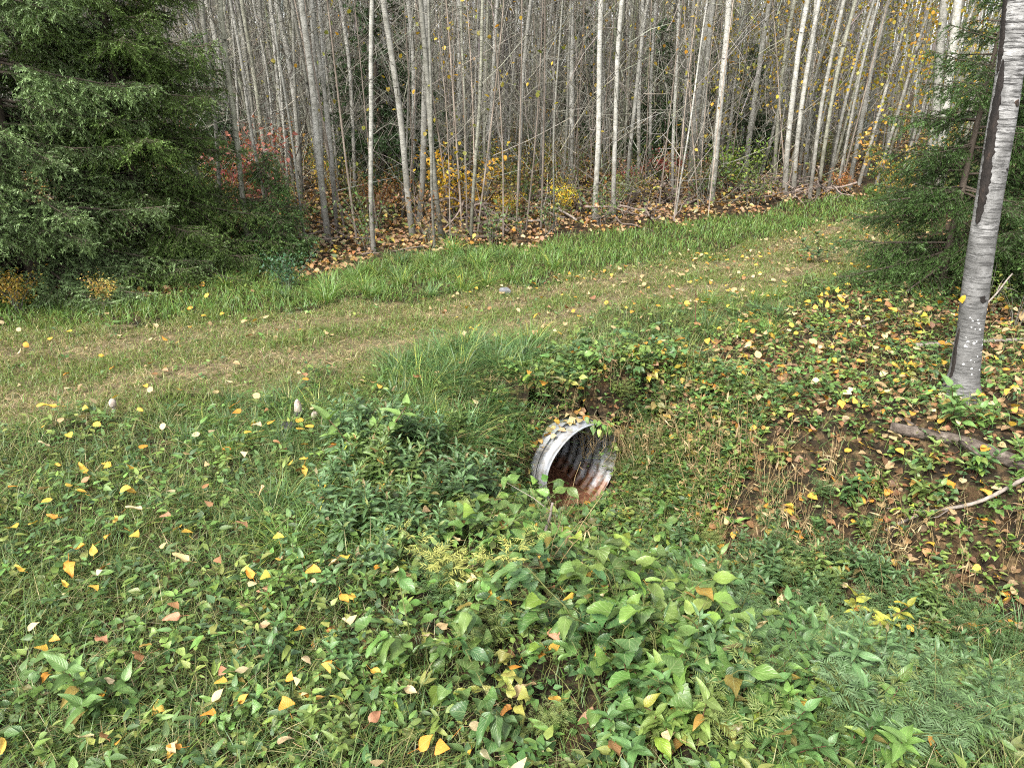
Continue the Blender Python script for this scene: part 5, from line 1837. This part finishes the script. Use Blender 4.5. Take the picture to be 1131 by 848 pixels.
# ------------------------------------------------------------------ far wood and its undergrowth: one mass
fw = MB()
n = 3600
y = 15 + 62 * rng.random(n) ** 1.1
x = rng.uniform(-1, 1, n) * (.82 * y + 4)
keep = ~((x > .35 * y + 1.5) & (x < .62 * y) & (y < 17))
x, y = x[keep], y[keep]
n = len(x)
z = ground_z(x, y)
h = rng.uniform(7, 14, n)
t = np.array([0, .1, .25, .5, 1.0])[None]
ln = rng.normal(0, .05, n)
p = np.stack([x[:, None] + ln[:, None] * h[:, None] * t + .15 * np.sin(3 * t + x[:, None]), y[:, None] + 0 * t, z[:, None] + h[:, None] * t - .1], -1)
tubes(fw, p, (rng.uniform(.012, .042, n))[:, None] * np.array([1.1, 1, .9, .7, .15])[None], 6, pal(n, [(.17, .167, .14), (.10, .097, .078), (.055, .053, .042), (.13, .132, .09), (.28, .275, .255)], None, .15))
n = 110000                                                # fine dead twigs between the trunks
y = 9.5 + 38 * rng.random(n) ** 1.0
x = rng.uniform(-1, 1, n) * (.75 * y + 2)
k = inside(FOREST, x, y - .5) & (x < .33 * y + 2.5)
x, y = x[k], y[k]
n = len(x)
z = ground_z(x, y) + 6.5 * rng.random(n) ** 1.2
d = rng.normal(0, 1, (n, 3)) * [.45, .3, .35] + [0, 0, .45]
q = np.stack([x, y, z], 1)
L = rng.uniform(.3, 1.4, n)[:, None]
tubes(fw, np.stack([q, q + d * L * .5 + rng.normal(0, .03, (n, 3)), q + d * L], 1), (rng.uniform(.0025, .0055, n) * (1 + .03 * y))[:, None] * np.array([1, .8, .5])[None], 3, pal(n, [(.19, .182, .145), (.11, .104, .08), (.06, .055, .042), (.27, .265, .23)], None, .2))
n = 190000                                                # sparse autumn leaves hanging in the air of the stand
y = 11 + 53 * rng.random(n)
x = rng.uniform(-1, 1, n) * (.8 * y + 2)
z = 1.3 + 9 * rng.random(n)
k = (rng.random(n) < .40 + .60 * sstep(.12, .42, x / y)) & inside(FOREST, x, y - 1)
x, y, z = x[k], y[k], z[k]
n = len(x)
leaves(fw, T_RD, np.stack([x, y, ground_z(x, y) + z], 1), rng.uniform(0, 6.28, n), rng.uniform(-1.5, .3, n), rng.normal(0, .5, n), rng.uniform(.026, .040, n) * (1 + .014 * y), pal(n, YG + [(.22, .20, .06), (.14, .15, .05)], [1.6, 2.5, 3, .3, 4, 5], .15), 1)
tag(obj('far_forest', fw.mesh('far_forest', [M['farwood'], M['tree_leaf']])), 'dense grey brown wall of far thin trunks and twigs', 'forest', kind='stuff')

ug = MB()
n = 60000
y = 6.3 + 34 * rng.random(n) ** 1.3
x = rng.uniform(-1, 1, n) * (.78 * y + 2)
k = inside(FOREST, x, y - .15) & (rng.random(n) < .25 + .9 * patch(x, y, .7, 1.5))
x, y = x[k], y[k]
n = len(x)
hh = .55 * patch(x, y, .8, 3.1) * sstep(0, 2.5, y - 6.6 - .2 * x)
z = ground_z(x, y) + .02 + hh * rng.random(n)
leaves(ug, T_OV, np.stack([x, y, z], 1), rng.uniform(0, 6.28, n), rng.uniform(-.6, .5, n), rng.normal(0, .4, n), rng.uniform(.035, .07, n) * (1 + .02 * y),
       pal(n, [(.09, .13, .04), (.15, .18, .05), (.34, .26, .05), (.33, .16, .05), (.22, .13, .06), (.06, .10, .035)], [3, 3, 2, 1.2, 2.4, 2], .2))
tag(obj('undergrowth', ug.mesh('undergrowth', [M['cover']], uv=False)), 'mixed green yellow and brown undergrowth between the aspens', 'undergrowth', kind='stuff')

label_all()
